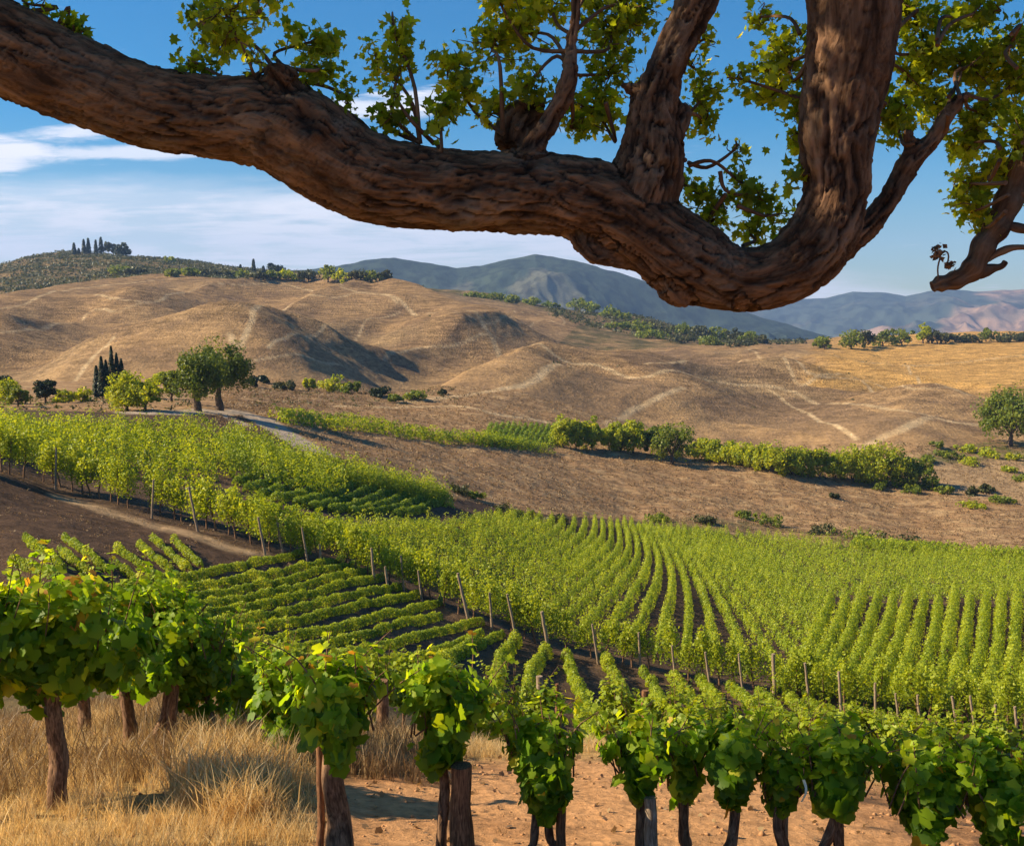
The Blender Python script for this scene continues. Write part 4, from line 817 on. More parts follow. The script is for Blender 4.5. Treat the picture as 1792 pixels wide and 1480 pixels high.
scatter('scrub', 'low scrub speckling the green hillsides', 15000, (-.5, .26), 1, (590, 980), lambda px, py, x, y: (px < 740) | ((px > 960) & (np.hypot(x, y) < 760) & (fbm(x/25, y/25, 1, 2) > -.1)), 2.3, 9, M_scrub, 'scrub', .8, 1)
def infield(px, py, x, y):
    top = np.interp(px, [450, 560, 700, 800, 960, 1150, 1400, 1600, 1792], [790, 800, 845, 880, 905, 916, 948, 968, 980]); return (py < top-2) & (px > 380) & ~((np.abs(seg_dist(x, y, ROAD[0])) < 2.2)) & (fbm(x/6, y/2.5, 3, 3) > -.25)
scatter('dry_grass', 'dry grass and weeds covering the brown field', 30000, (-.27, .5), 1, (95, 215), infield, .34, 6, M_straw2, 'grass', 1.1, 2)
scatter('dry_grass', 'dull dry grass on the dirt bank and between the vine rows', 11000, (-.5, .5), 0, (26, 75), lambda px, py, x, y: (px < 560) & (fbm(x/2.5, y/2.5, 3, 3) > .0), .13, 5, M_straw2, 'grass', 1, 3)

scatter('weeds', 'green and yellow weeds at the foot of the trees across the middle', 5200, (-.48, .5), 1, (112, 235), lambda px, py, x, y: (((py > 676) & (py < 712) & (px > 440) & (px < 800)) | ((py > 695) & (py < 722) & (px < 330)) | (np.abs(py-np.interp(px, [960, 1100, 1200, 1400, 1600, 1700], [784, 794, 806, 832, 852, 864])) < 7) & (px > 950) & (px < 1700) | ((px > 1580) & (py > 776) & (py < 815))) & (fbm(x/5, y/5, 2, 3) > -.12), .55, 8, M_scrub, 'weeds', .7, 12)
scatter('weeds', 'sparse green scrub along the farm tracks of the dry hills', 2600, (-.45, .45), 1, (250, 560), lambda px, py, x, y: (fbm(x/18, y/18, 6, 4) > .32) & (px > 700), 1.0, 7, M_scrub, 'weeds', .6, 13)
# ------------------------------------------------------------------ the near grass
def near_straw(px, py, x, y):
    n = fbm(x/.7, y/.7, 4, 3); d = np.hypot(x, y)
    return (fbm(x/.45, y/.45, 14, 2) > -.22) & ((px-560-n*120+(py-1400)*.35 < 0) | ((d > 10.0+n*.9) & (d < 15)))
scatter('straw_grass', 'tall golden dry grass on the left of the near shelf and along its lip', 19000, (-.62, .60), 0, (5.0, 16), near_straw, .12, 12, M_straw, 'grass', 1.15, 4, blade=1.0)
def tuft(px, py, x, y): return ((px-410)/110)**2+((py-1370)/75)**2 < 1.0
scatter('straw_clump', 'thick golden grass clump left of the tall stake vine', 4200, (-.5, 0), 0, (6.5, 10), tuft, .22, 9, M_straw, 'grass', 1.2, 5, blade=1.0)
scatter('dull_grass', 'dull brown dry weeds under the left vines', 6000, (-.62, -.05), 0, (8.5, 20), lambda px, py, x, y: fbm(x/.9, y/.9, 9, 3) > -.15, .20, 8, M_straw2, 'grass', 1.2, 6, blade=1.3)
rgp = np.random.default_rng(77); pm = MB(); ico = np.array([[1, 0, 0], [-1, 0, 0], [0, 1, 0], [0, -1, 0], [0, 0, .7], [0, 0, -.7]], float); icf = np.array([[0, 2, 4], [2, 1, 4], [1, 3, 4], [3, 0, 4], [2, 0, 5], [1, 2, 5], [3, 1, 5], [0, 3, 5]])
for k in range(3600):
    th = rgp.uniform(-.5, .6); d = rgp.uniform(5.2, 12.5); x, y = math.sin(th)*d, math.cos(th)*d; s = .004+.02*rgp.random()**3*(2 if rgp.random() < .06 else 1)
    pm.add(ico*s*rgp.uniform(.6, 1.3, (6, 3))+np.array([x, y, float(H(x, y))+s*.2]), icf)
def clod_mat():
    m, N, L = new_mat('clod'); b = N.new('ShaderNodeBsdfPrincipled'); b.inputs['Base Color'].default_value = (.40, .21, .095, 1); b.inputs['Roughness'].default_value = .95
    o = N.new('ShaderNodeOutputMaterial'); L.new(b.outputs[0], o.inputs[0]); return m
tag(pm.build('soil_clods', clod_mat()), 'crumbled clods scattered over the red soil', 'soil', kind='stuff')

fl = MB(); n_ = 900; th = rgp.uniform(-.45, .6, n_); d_ = rgp.uniform(5.3, 12, n_); x_ = np.sin(th)*d_; y_ = np.cos(th)*d_
leaves(fl, np.stack([x_, y_, H(x_, y_)+.012], 1), .045, GRAPE, np.tile([[0, 0, 1.]], (n_, 1)), 3.0, rg=rgp, rnd=rgp.uniform(.2, 1, n_))
tag(fl.build('fallen_leaves', M_straw2), 'dry fallen leaves lying on the red soil', 'leaves', kind='stuff')
scatter('weeds', 'small dry weeds dotted over the red soil', 700, (-.1, .60), 0, (5.4, 12), lambda px, py, x, y: (px > 600) & (fbm(x/.8, y/.8, 5, 3) > .0), .05, 9, M_straw2, 'weeds', 1.0, 15, blade=1.0)
# ------------------------------------------------------------------ the near vines
def near_vine(px, y, cy0, cy1, w, label, trunk=(0, 0), nl=900, ls=.092, group=None, trunks=1, tr=.045, fork=False, yel=.0, seed=0, px_t=None, mat=None):
    """px, y: trunk foot; cy0..cy1: photograph rows of the canopy's top and underside; w: its width there"""
    rg = np.random.default_rng(seed+900); v = pdir(px, 1480); x = px_t if px_t is not None else (px-896)/F*y
    foot = gpt((x, y)); k = y/F; up = lambda row: float(P3(px, row, y)[2])-foot.z
    z0, z1 = up(cy1), up(cy0); W_ = w*k*.5; cx = trunk[0]*k; hz = (z1-z0)
    r = thing('grapevine', label, 'vine', foot, 0, group)
    tb = MB()
    for q in range(trunks):
        ox = (q-(trunks-1)/2)*.16+trunk[1]*k*(q+1 if trunks > 1 else 1); P = [(ox, 0, -.2), (ox+rg.normal(0, .02), rg.normal(0, .02), .12)]
        for s in (.35, .65, 1.0): P.append((ox*(1-s)+cx*s+rg.normal(0, .016), rg.normal(0, .02), (z0+hz*.35)*s))
        tube(tb, spline(P, 22), np.linspace(tr*1.25, tr*.8, 22)*(1+.05*np.sin(np.linspace(0, 17, 22)+seed)), 12, wob=.35, seed=seed+q)
    top = np.array([cx, 0, z0+hz*.35])
    arms = MB(); 
    for q in range(7):
        ph = rg.uniform(0, 6.28); e = top+np.array([W_*.7*math.cos(ph), W_*.5*math.sin(ph), hz*rg.uniform(.0, .55)]); tube(arms, spline([top-np.array([0, 0, .04]), (top+e)/2+np.array([0, 0, .04]), e], 8), np.linspace(tr*.5, tr*.14, 8), 6, seed=q, wob=.2)
    link('trunk', tb.mesh('trunk', M_vinewood, True), r); link('arms', arms.mesh('arms', M_vinewood, True), r)
    # canopy: sprawling shoots with leaves, upright tips on top, hanging curtains at the sides
    f = MB(); sh = MB(); pts_ = []; c = np.array([cx, 0, (z0+z1)/2]); R3 = np.array([W_*(.66 if px > 900 and y < 8 else .80 if px > 540 and y < 8 else 1.0), W_*.72+.08, hz*.5])
    ncl = 26; d = rg.normal(size=(ncl, 3)); d /= np.linalg.norm(d, axis=1)[:, None]; Cc = c+d*R3*rg.uniform(.35, 1.02, ncl)[:, None]
    for i in range(ncl):
        m_ = nl//ncl; u = rg.normal(size=(m_, 3)); u /= np.linalg.norm(u, axis=1)[:, None]
        pts_.append(Cc[i]+u*rg.uniform(.2, 1, m_)[:, None]*(.25*min(W_, hz)*rg.uniform(.6, 1.35)+.05)*np.array([1, 1, 1.1]))
    for i in range(16):                                # tips
        a = rg.uniform(-.9, .9); b0 = np.array([cx+a*W_, rg.uniform(-.6, .6)*R3[1], z1-hz*.28*(1+abs(a))]); e = b0+np.array([rg.normal(0, .14), rg.normal(0, .08), hz*rg.uniform(.25, .62)])
        tube(sh, spline([b0-np.array([0, 0, .1]), (b0+e)/2+rg.normal(0, .02, 3), e], 7), np.linspace(.006, .0025, 7), 5, cap=False)
        t = rg.uniform(0, 1, 16)[:, None]; pts_.append(b0*(1-t)+e*t+rg.normal(0, .045, (16, 3))*(1.2-t))
    Pn = np.concatenate(pts_); nr = (Pn-c)/R3; nr /= np.linalg.norm(nr, axis=1)[:, None]+1e-6; nr[:, 2] += .35
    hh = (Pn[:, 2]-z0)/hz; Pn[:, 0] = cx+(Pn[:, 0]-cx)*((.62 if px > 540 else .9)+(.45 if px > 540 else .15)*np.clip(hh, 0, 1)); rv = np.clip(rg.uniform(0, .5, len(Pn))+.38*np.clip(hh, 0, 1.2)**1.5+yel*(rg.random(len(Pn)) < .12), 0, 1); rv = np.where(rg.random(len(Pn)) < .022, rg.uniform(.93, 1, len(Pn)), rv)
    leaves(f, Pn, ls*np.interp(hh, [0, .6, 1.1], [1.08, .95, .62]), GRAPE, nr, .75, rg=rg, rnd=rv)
    link('shoots', sh.mesh('shoots', M_vinewood, True), r)
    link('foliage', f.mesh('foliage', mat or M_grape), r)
    return r
NV = [
 # px, y, top, bottom, width, label, kwargs
 (72, 7.5, 1000, 1245, 300, 'large yellow-flecked grapevine with a thick trunk at the left edge of the golden grass', dict(tr=.062, nl=3000, ls=.115, yel=.3, trunk=(0, 0))),
 (-95, 7.2, 1010, 1240, 200, 'leafy grapevine cut by the left edge of the picture', dict(tr=.055, nl=1500, ls=.115, yel=.2)),
 (124, 11.0, 1050, 1225, 150, 'grapevine with a short dark trunk behind the thick trunked one', dict(tr=.06, nl=900)),
 (206, 9.8, 1005, 1205, 240, 'dark grapevine on a forked trunk, second from the left', dict(tr=.055, nl=2400, trunks=1)),
 (292, 9.6, 1035, 1205, 180, 'grapevine with two trunks crossing in a slanting fork', dict(tr=.045, nl=1300, trunks=2, trunk=(0, -14))),
 (356, 9.9, 1085, 1250, 120, 'slim grapevine with a leaning dark trunk beside the slanting fork', dict(tr=.035, nl=900, trunk=(-10, 0))),
 (425, 10.6, 1130, 1300, 130, 'pale green bushy vine between the leaning trunk and the tall stake vine', dict(tr=.03, nl=1300, ls=.09)),
 (484, 8.9, 1160, 1320, 90, 'grey barked vine half hidden left of the tall stake vine', dict(tr=.045, nl=700, yel=.2)),
 (576, 5.85, 1148, 1335, 160, 'grapevine on a thick red brown trunk at the edge of the golden grass', dict(tr=.066, nl=1150, yel=.3)),
 (772, 6.0, 1165, 1350, 150, 'grapevine tied to the thick cut stake in the red soil', dict(tr=.03, nl=1150, yel=.15)),
 (950, 6.0, 1250, 1415, 150, 'round dark grapevine on thin twin trunks right of the thick cut stake', dict(tr=.024, nl=1250, trunks=2)),
 (1126, 6.0, 1265, 1400, 104, 'narrow grapevine with a dark leaning trunk beside a pale stake', dict(tr=.034, nl=760, trunk=(6, 0))),
 (1208, 6.25, 1290, 1420, 64, 'slender drooping grapevine between the pale stake and the wider vine', dict(tr=.034, nl=520)),
 (1298, 6.05, 1270, 1395, 140, 'wide grapevine on one thin straight trunk', dict(tr=.031, nl=1150)),
 (1384, 6.0, 1320, 1432, 60, 'small vine with a pale ribbon tied in its leaves', dict(tr=.036, nl=420)),
 (1480, 5.95, 1285, 1430, 138, 'dense dark grapevine on a pair of trunks right of the ribboned vine', dict(tr=.030, nl=1250, trunks=2)),
 (1645, 5.8, 1310, 1458, 145, 'dark grapevine hanging almost to the soil near the right edge', dict(tr=.034, nl=1350)),
 (1768, 5.8, 1300, 1462, 135, 'leafy yellow green grapevine at the right edge of the picture', dict(tr=.034, nl=1200, yel=.35)),
 (1905, 5.8, 1320, 1480, 150, 'grapevine beyond the right edge of the picture', dict(tr=.034, nl=700)),
]
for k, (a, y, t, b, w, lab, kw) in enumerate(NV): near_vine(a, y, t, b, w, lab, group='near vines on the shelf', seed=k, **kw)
# a second rank just over the lip of the shelf
M_vine_n = M_vine
SR = [(400, 15.5, 1125, 1240, 110), (500, 15, 1120, 1250, 120), (640, 14.0, 1138, 1252, 120), (700, 17, 1150, 1230, 110), (870, 14.5, 1180, 1330, 110), (1085, 15, 1200, 1320, 90), (1180, 14, 1210, 1340, 110), (1250, 13.5, 1225, 1340, 130), (1340, 14, 1235, 1340, 130), (1430, 13.5, 1245, 1350, 130), (1520, 13.8, 1250, 1350, 130), (1610, 13.4, 1262, 1360, 130), (1700, 13.6, 1258, 1360, 130), (1790, 13.2, 1262, 1370, 130), (945, 16, 1200, 1300, 70)]
for k, (a, y, t, b, w) in enumerate(SR):
    lab = f'{"pale" if k % 2 else "bright"} green vine just below the lip of the shelf, ' + ('left of the red soil' if a < 560 else 'behind the tall stake vine' if a < 800 else 'behind the round dark vine' if a < 1120 else 'behind the right hand vines')
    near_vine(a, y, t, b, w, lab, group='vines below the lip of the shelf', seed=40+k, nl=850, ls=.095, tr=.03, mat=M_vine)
# stakes among the near vines
def stake(px, y, row, r, label, mat=M_post, seed=0, lean=0):
    x = (px-896)/F*y; z = float(P3(px, row, y)[2])-float(H(x, y)); return post((x, y), z, r, (lean, 0), label, None, mat, 'post', 'vine_stake', seed)
stake(803, 5.85, 1338, .070, 'thick red brown cut stake standing in the red soil under the tied vine', M_postred, 1)
stake(548, 5.95, 1290, .022, 'thin stake close against the thick red brown vine trunk', M_postred, 2)
stake(800, 6.2, 1165, .026, 'slim pale stake rising through the leaves above the thick cut stake', M_post, 9)
stake(986, 5.95, 1400, .030, 'thin straight stake beside the twin trunks', M_postred, 3)
stake(1152, 5.85, 1395, .040, 'pale stake against the narrow grapevine', M_post, 4, -.02)
stake(1392, 6.1, 1335, .022, 'short pale stake behind the ribboned vine', M_post, 5)
stake(945, 17.0, 1183, .06, 'pale sunlit stake behind the round dark vine', M_post, 6)
stake(977, 17.3, 1196, .035, 'thin dark stake next to the pale sunlit one', M_postred, 7)
stake(1135, 14.6, 1208, .055, 'brown stake standing behind the narrow grapevine', M_postred, 8)
stake(663, 13.6, 1190, .08, 'dark thick stake in the gap between the two middle vines', M_vinewood, 10)
def ribbon():
    p = P3(1388, 1335, 5.9); mb = MB(); rg = np.random.default_rng(4)
    for sx, l in ((0, .12),):
        n = 8; t = np.linspace(0, 1, n); x = sx+.012*np.sin(t*4+sx*90); y = -.01+.008*np.cos(t*5); z = -l*t; w = .008*(1-.3*t)
        V = np.concatenate([np.stack([x-w, y, z], 1), np.stack([x+w, y+.004, z], 1)]); V2 = V+np.array([0, .0015, 0]); i = np.arange(n-1)
        mb.add(V, np.stack([i, i+n, i+n+1, i+1], 1)); mb.add(V2, np.stack([i+1, i+n+1, i+n, i], 1))
    m, N, L = new_mat('ribbon'); b = N.new('ShaderNodeBsdfPrincipled'); b.inputs['Base Color'].default_value = (.80, .76, .52, 1); b.inputs['Roughness'].default_value = .7
    o = N.new('ShaderNodeOutputMaterial'); L.new(b.outputs[0], o.inputs[0])
    q = mb.build('ribbon', m); q.location = p+np.array([0, -.22, 0]); tag(q, 'pale strip of ribbon hanging in the small right hand vine', 'ribbon')
ribbon()
# support wires strung along the near rank (their thin shadows stripe the soil)
# ------------------------------------------------------------------ the old oak over the viewer
def oak():
    D = 4.6
    def S(L_, n, dy=0):
        K = np.array([np.append(P3(a, b, D+(dd if len(r) else 0)+dy), w*(D+dy)/F) for a, b, w, *r in [(q[0], q[1], q[2], *q[3:]) for q in L_] for dd in [r[0] if r else 0]])
        return spline(K, n)
    limb = S([(-1500, 1650, 230, .9), (-1420, 1100, 190, .8), (-1330, 600, 165, .7), (-1120, 150, 150, .5), (-800, -90, 125, .3), (-450, -110, 105, .1), (-180, -10, 88), (-40, 62, 82), (60, 110, 78), (150, 148, 73), (260, 188, 70), (370, 208, 68), (470, 215, 78), (540, 250, 82), (620, 300, 78), (700, 325, 72), (800, 333, 70), (900, 335, 72), (1000, 346, 69), (1070, 364, 70), (1138, 408, 70), (1205, 456, 72), (1270, 485, 58),
              (1325, 490, 54), (1390, 466, 60), (1440, 410, 62), (1462, 340, 58), (1462, 270, 60), (1470, 190, 66), (1484, 110, 72), (1494, 30, 76), (1500, -80, 84), (1505, -260, 90), (1500, -520, 80), (1440, -800, 55)], 420)
    up = S([(1080, 400, 50), (1120, 345, 64), (1138, 285, 60), (1142, 235, 52), (1146, 185, 43), (1160, 135, 36), (1180, 88, 33), (1202, 40, 33), (1225, -10, 34), (1270, -120, 30), (1340, -330, 24), (1380, -560, 14)], 130)
    spur = S([(1140, 185, 26), (1112, 160, 14), (1094, 150, 7), (1082, 148, 2)], 16)
    spur2 = S([(1180, 235, 20), (1196, 200, 14), (1200, 182, 6)], 14)
    stub = S([(895, 262, 34, .12), (905, 225, 36, .14), (925, 200, 32, .16), (950, 192, 22, .18)], 20)
    br = S([(925, 268, 24, -.05), (945, 240, 17, -.06), (966, 205, 14, -.06), (986, 170, 14, -.06), (998, 130, 13, -.05), (1000, 80, 12), (1006, 30, 11), (1012, -30, 10), (1030, -150, 8)], 60)
    elb = S([(1180, 500, 34, -.04), (1196, 524, 20, -.05), (1206, 534, 8, -.05)], 8); elb2 = S([(1290, 500, 36, -.03), (1308, 528, 18, -.03), (1316, 540, 6, -.03)], 8)
    knot = S([(500, 150, 30, -.08), (482, 128, 22, -.1), (470, 120, 10, -.1)], 10); knot2 = S([(520, 190, 20, -.16), (522, 200, 22, -.17)], 6); knot3 = S([(800, 330, 20, -.13), (800, 345, 18, -.13)], 5)
    low = S([(1000, 398, 17, -.02), (1018, 424, 16, -.04), (1040, 446, 15, -.05), (1078, 456, 13, -.03), (1125, 466, 15, .02), (1160, 474, 16, .05)], 26)
    side = S([(1440, 462, 26, .08), (1480, 428, 24, .14), (1520, 395, 22, .16), (1552, 352, 20, .18), (1574, 312, 20, .2), (1598, 276, 22, .2), (1628, 250, 17, .2), (1652, 215, 14, .2), (1676, 178, 12, .2), (1700, 165, 6, .2)], 70)
    side2 = S([(1600, 270, 16, .2), (1590, 245, 12, .2), (1588, 228, 6, .2)], 12)
    parts = [('limb', limb, 1), ('limb', up, 2), ('spur', spur, 3), ('spur', spur2, 4), ('stub', stub, 5), ('branch', br, 6), ('knot', knot, 7), ('knot', elb, 11), ('knot', elb2, 12), ('branch', low, 8), ('branch', side, 9), ('branch', side2, 10)]
    root = thing('oak_tree', 'old gnarled tree arching its huge brown limb over the top of the view', 'tree', (0, 0, 0))
    base = limb[0]; root.location = (base[0], base[1], float(H(base[0], base[1])))
    mb = MB()
    for nm, P, sd in parts: tube(mb, P[:, :3], P[:, 3], 20, seed=sd)
    me = mb.mesh('limbs', M_bark); tmp = bpy.data.objects.new('tmp', me); C.collection.objects.link(tmp)
    rm = tmp.modifiers.new('r', 'REMESH'); rm.mode = 'VOXEL'; rm.voxel_size = .0105
    sm = tmp.modifiers.new('s', 'SMOOTH'); sm.iterations = 6; sm.factor = .6
    dg = bpy.context.evaluated_depsgraph_get(); ev = tmp.evaluated_get(dg); em = bpy.data.meshes.new_from_object(ev)
    bpy.data.objects.remove(tmp); n = len(em.vertices); V = np.empty(n*3, np.float32); em.vertices.foreach_get('co', V); V = V.reshape(-1, 3).astype(float)
    Nn = np.empty(n*3, np.float32); em.vertices.foreach_get('normal', Nn); Nn = Nn.reshape(-1, 3)
    # bark coordinates: along and round the nearest limb
    best = np.full(n, 1e9); bk = np.zeros((n, 3))
    for nm, P, sd in parts:
        T = np.gradient(P[:, :3], axis=0); T /= np.linalg.norm(T, axis=1)[:, None]; s = np.concatenate([[0], np.cumsum(np.linalg.norm(np.diff(P[:, :3], axis=0), axis=1))])
        A = np.cross(T, [0, 1., 0]); A /= np.linalg.norm(A, axis=1)[:, None]; B = np.cross(T, A)
        for i0 in range(0, n, 20000):
            v = V[i0:i0+20000]; dd = np.linalg.norm(v[:, None]-P[None, :, :3], axis=2)-P[None, :, 3]*.8; k = dd.argmin(1); dm = dd[np.arange(len(v)), k]
            r = v-P[k, :3]; u = np.stack([(r*A[k]).sum(1)+sd*5, (r*B[k]).sum(1), s[k]+(r*T[k]).sum(1)], 1)
            up_ = dm < best[i0:i0+20000]; best[i0:i0+20000][up_] = dm[up_]; bk[i0:i0+20000][up_] = u[up_]
    b = bk; wx = .05*fbm(b[:, 0]*3, b[:, 1]*3, b[:, 2]*2.2, 3)
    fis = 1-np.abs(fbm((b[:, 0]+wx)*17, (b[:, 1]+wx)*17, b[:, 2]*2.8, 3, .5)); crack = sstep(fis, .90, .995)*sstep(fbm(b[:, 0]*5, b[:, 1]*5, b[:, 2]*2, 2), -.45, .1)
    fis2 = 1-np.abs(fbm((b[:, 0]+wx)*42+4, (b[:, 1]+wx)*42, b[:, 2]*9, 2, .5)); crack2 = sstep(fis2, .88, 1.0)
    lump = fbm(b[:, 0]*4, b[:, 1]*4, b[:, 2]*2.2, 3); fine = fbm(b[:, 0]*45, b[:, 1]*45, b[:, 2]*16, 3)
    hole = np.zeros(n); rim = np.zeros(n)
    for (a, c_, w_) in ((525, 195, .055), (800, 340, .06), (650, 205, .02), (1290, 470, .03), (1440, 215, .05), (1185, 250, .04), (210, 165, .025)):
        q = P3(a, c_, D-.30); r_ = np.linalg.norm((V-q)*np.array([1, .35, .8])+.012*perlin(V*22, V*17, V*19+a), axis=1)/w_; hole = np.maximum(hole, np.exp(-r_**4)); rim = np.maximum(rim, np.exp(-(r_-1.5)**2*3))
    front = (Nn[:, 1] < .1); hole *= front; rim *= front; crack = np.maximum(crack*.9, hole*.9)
    V = V+Nn*(.018*lump+.0065*fine-.019*crack-.007*crack2-.02*hole+.022*rim+.006*sstep(fbm(b[:, 0]*22, b[:, 1]*22, b[:, 2]*13, 2), .1, .3))[:, None]-np.array(root.location)[None]
    em.vertices.foreach_set('co', V.ravel().astype(np.float32))
    at = em.attributes.new('bark', 'FLOAT_VECTOR', 'POINT'); at.data.foreach_set('vector', bk.ravel().astype(np.float32))
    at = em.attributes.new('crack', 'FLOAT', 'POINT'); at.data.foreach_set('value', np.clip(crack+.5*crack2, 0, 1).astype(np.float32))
    em.polygons.foreach_set('use_smooth', np.ones(len(em.polygons), bool)); em.materials.clear(); em.materials.append(M_bark); em.update()
    em.name = 'limbs'; link('limbs', em, root)
    # a drooping limb that comes down at the right from the crown above
    rl = S([(1500, -560, 50, .1), (1700, -420, 44, .3), (1860, -200, 38, .4), (1880, 0, 34, .4), (1850, 130, 29, .4), (1812, 220, 26, .4), (1784, 290, 24, .4), (1768, 345, 24, .4), (1745, 395, 24, .4), (1722, 428, 22, .4), (1702, 470, 22, .4), (1672, 490, 18, .4), (1645, 497, 15, .4), (1632, 502, 10, .4)], 120)
    f1 = S([(1716, 455, 9, .4), (1732, 450, 7, .4), (1752, 440, 7, .4), (1775, 433, 6, .4), (1810, 434, 5, .4)], 20); f2 = S([(1712, 478, 12, .4), (1735, 470, 9, .4), (1752, 466, 6, .4), (1760, 458, 5, .4)], 14); f3 = S([(1768, 395, 8, .4), (1790, 400, 9, .4), (1830, 410, 8, .4)], 10)
    mb = MB()
    for k, P in enumerate((rl, f1, f2, f3)): tube(mb, P[:, :3]-np.array(root.location), P[:, 3]*(1+.10*np.sin(np.arange(len(P))*.7)), 16, seed=k+20, wob=.3)
    o_ = mb.build('limb', M_bark, root, True); o_['label'] = 'drooping broken limb at the right edge'
    # dried flower head standing on its end
    mb = MB(); off = -np.array(root.location)
    for L_, w in (([(1643, 492), (1641, 470), (1646, 448)], 1.6), ([(1646, 446), (1655, 440), (1660, 447), (1658, 462)], 1.6)): P = np.array([P3(a, b, D+.38) for a, b in L_]); tube(mb, spline(P, 8)+off, w*D/F, 5)
    rg = np.random.default_rng(9); c = P3(1641, 442, D+.38)+off; q = c+rg.normal(0, .013, (60, 3))*np.array([1, 1, 1.3]); leaves(mb, q, .022, LEAF_Q, rg=rg, rnd=.5)
    c = P3(1662, 464, D+.38)+off; q = c+rg.normal(0, .009, (60, 3)); leaves(mb, q, .022, LEAF_Q, rg=rg, rnd=.5)
    mb.build('dried_flower', M_vinewood, root, True)
    # leafy sprays: (attach px,py) (centre px,py) radius px, leaves, depth offset
    SP = [((470, 118), (400, 35), 66, 150, 0), ((478, 118), (370, 62), 52, 90, .1), ((470, 118), (345, 112), 36, 50, 0), ((420, 60), (345, 20), 40, 50, .1), ((490, 112), (545, 75), 48, 100, .1), ((500, 120), (560, 120), 40, 80, 0), ((520, 140), (600, 165), 26, 36, 0), ((455, 20), (455, -25), 60, 90, .1), ((470, 116), (432, 100), 24, 24, -.1),
          ((92, 62), (118, 38), 18, 22, 0), ((55, 20), (52, 8), 10, 10, 0), ((100, 70), (130, 58), 10, 10, 0),
          ((735, 252), (690, 55), 38, 60, .05), ((735, 252), (668, 108), 38, 70, .05), ((735, 252), (700, 120), 26, 34, .05), ((735, 250), (688, 205), 36, 56, 0), ((765, 252), (772, 208), 36, 60, 0), ((760, 252), (690, 168), 16, 14, 0),
          ((880, 235), (800, 130), 48, 110, .1), ((880, 235), (860, 85), 58, 130, .15), ((905, 225), (870, 200), 40, 70, .1), ((998, 120), (920, 60), 62, 140, .2), ((1000, 90), (880, 15), 62, 130, .1), ((998, 120), (930, 140), 44, 90, 0), ((1000, 60), (960, -10), 66, 120, .2),
          ((1000, 130), (1060, 130), 48, 100, .2), ((1000, 90), (1070, 60), 62, 140, .2), ((1000, 60), (1100, 10), 70, 150, .2), ((998, 150), (1040, 190), 44, 90, .25), ((1000, 170), (1000, 225), 34, 56, .1), ((1060, 180), (1058, 215), 26, 36, .2), ((1000, 40), (1050, -20), 60, 90, .2),
          ((1195, 60), (1215, 120), 30, 40, .2), ((1215, 40), (1230, 70), 22, 24, .1), ((1200, 190), (1235, 165), 34, 56, .2), ((1200, 200), (1232, 215), 36, 70, .2), ((1200, 280), (1232, 345), 40, 80, .1), ((1205, 290), (1290, 315), 30, 40, .1), ((1260, 300), (1320, 345), 44, 80, .1), ((1270, 340), (1250, 385), 30, 50, .1), ((1290, 360), (1345, 375), 34, 50, .1), ((1300, 430), (1310, 408), 24, 36, .15), ((1205, 285), (1285, 262), 16, 12, .1),
          ((1420, 95), (1340, 120), 46, 90, .2), ((1420, 95), (1375, 90), 44, 90, .2), ((1420, 150), (1360, 160), 48, 90, .15), ((1425, 180), (1400, 190), 34, 60, .1), ((1400, 60), (1335, 30), 24, 20, .2), ((1420, 180), (1300, 140), 22, 30, .1), ((1410, 300), (1396, 305), 18, 16, 0), ((1420, 220), (1402, 240), 20, 24, .1),
          ((1560, 60), (1600, 30), 60, 130, .3), ((1560, 70), (1620, 90), 66, 150, .35), ((1550, 110), (1600, 140), 60, 130, .4), ((1640, 70), (1690, 40), 46, 60, .3), ((1640, 80), (1720, 20), 40, 50, .2), ((1660, 170), (1680, 110), 60, 130, .4), ((1680, 170), (1740, 110), 62, 140, .4), ((1690, 165), (1770, 150), 60, 130, .4), ((1660, 200), (1640, 190), 46, 80, .3), ((1600, 250), (1570, 220), 34, 44, .2), ((1550, 180), (1570, 190), 34, 50, .1), ((1690, 170), (1720, 200), 54, 110, .3),
          ((1750, 260), (1700, 250), 40, 60, .3), ((1750, 280), (1730, 290), 44, 80, .3), ((1760, 320), (1690, 320), 36, 60, .3), ((1765, 340), (1700, 370), 34, 56, .3), ((1760, 370), (1720, 395), 20, 24, .3), ((1790, 250), (1785, 225), 40, 60, .2), ((1780, 120), (1800, 60), 60, 100, .3), ((1790, 340), (1800, 350), 24, 30, .3), ((1770, 60), (1765, 85), 30, 30, .2)]
    for k, (a, c, rp, nl, dy) in enumerate(SP):
        rg = np.random.default_rng(600+k); y = D+dy*1.4; A0 = P3(a[0], a[1], D+dy*.2); Cc = P3(c[0], c[1], y); r = rp*y/F
        mb = MB(); lf = MB(); m0 = (A0+Cc)/2+rg.normal(0, .05, 3); main = spline([A0, m0, Cc, Cc+(Cc-m0)*.35+rg.normal(0, .02, 3)], 14); tube(mb, main+off, np.linspace(.010, .003, 14), 6, seed=k, wob=.2)
        P = []; nt = max(5, nl//8); nl_ = int(nl*(2.7 if c[0] > 1540 else 1.9)); rp *= 1.12
        for q in range(nt):
            b0 = main[rg.integers(6, 14)]; u = rg.normal(size=3)*np.array([1, .8, 1]); u /= np.linalg.norm(u); e = Cc+u*r*rg.uniform(.5, 1.05); mm = (b0+e)/2+rg.normal(0, .018, 3); tw = spline([b0, mm, e], 6)
            tube(mb, tw+off, np.linspace(.0035, .0012, 6), 4, cap=False, seed=q); t = rg.uniform(.25, 1.08, nl_//nt+1); P.append(b0*(1-t[:, None])**2+2*mm*(t*(1-t))[:, None]+e*(t**2)[:, None]+rg.normal(0, .027, (len(t), 3)))
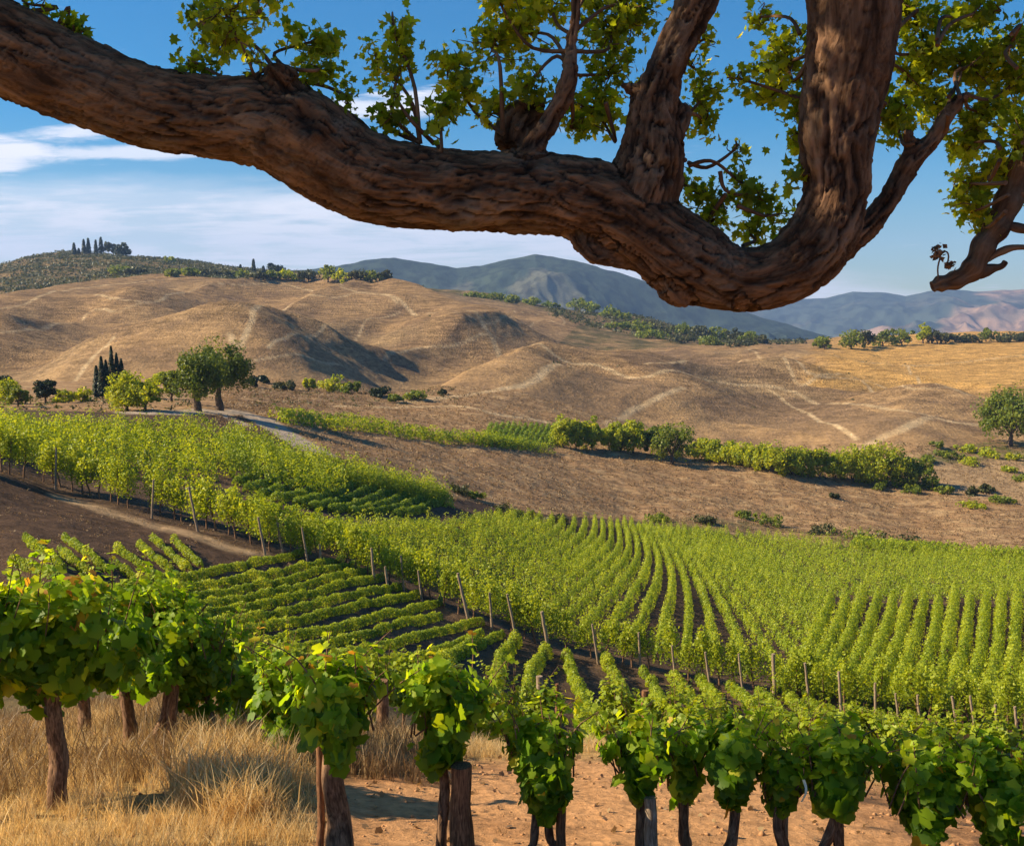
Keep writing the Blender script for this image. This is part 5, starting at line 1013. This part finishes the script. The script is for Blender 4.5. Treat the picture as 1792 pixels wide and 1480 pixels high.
        P = np.concatenate(P); nr = np.tile(np.array([[-.25, -.35, .45]]), (len(P), 1)); sz = rg.uniform(.025, .040)
        base_r = rg.uniform(0, .25); leaves(lf, P+off, sz*1.15, MAPLE, nr, 1.0, rg=rg, rnd=np.clip(rg.uniform(.1, .72, len(P))+base_r, 0, .93)+(rg.random(len(P)) < .012)*.07)
        b_ = mb.build('branch', M_bark, root, True); lf.build('leaves', M_oakleaf, b_)
    # the rest of the crown, above and to the left of the view, whose shade falls on the limbs
    mb = MB(); tw = MB(); rg = np.random.default_rng(990); cs = []
    for k in range(520):
        x = rg.uniform(-7.5, 1.8); y = rg.uniform(3.2, 8.2); z = rg.uniform(2.3, 6.5)-(.0 if x > -3 else 0)
        if y > 6 and z < (y*.285+.45): z = y*.285+.45+rg.uniform(0, 2)
        if z < y*.272+1.15: continue
        if z+.675*x > 1.25 and rg.random() < .8: continue
        cs.append((x, y, z))
    for c in cs:
        m_ = 40; u = rg.normal(size=(m_, 3)); leaves(mb, np.array(c)+u*.24+off, .12, LEAF_Q, np.tile(SUN, (m_, 1)), .9, rg=rg, rnd=rg.uniform(0, .9, m_))
    mb.build('crown', M_oakleaf, root)
    return root
oak()

# ------------------------------------------------------------------ the air between here and the mountains
def haze():
    m, N, L = new_mat('haze'); v = N.new('ShaderNodeVolumePrincipled'); v.inputs['Color'].default_value = (.36, .57, 1.0, 1)
    v.inputs['Density'].default_value = HAZE; v.inputs['Anisotropy'].default_value = .1
    o = N.new('ShaderNodeOutputMaterial'); L.new(v.outputs[0], o.inputs['Volume'])
    mb = MB(); x0, x1, y0, y1, z0, z1 = -7600, 7600, -7600, 7800, -110, 560
    V = [(x, y, z) for x in (x0, x1) for y in (y0, y1) for z in (z0, z1)]
    mb.add(V, [[0, 1, 3, 2], [4, 6, 7, 5], [0, 4, 5, 1], [2, 3, 7, 6], [0, 2, 6, 4], [1, 5, 7, 3]])
    o = mb.build('haze', m); tag(o, 'pale blue haze in the air over the far mountains', 'haze', kind='stuff'); o.display_type = 'WIRE'
HAZE = 1.4e-4
haze()
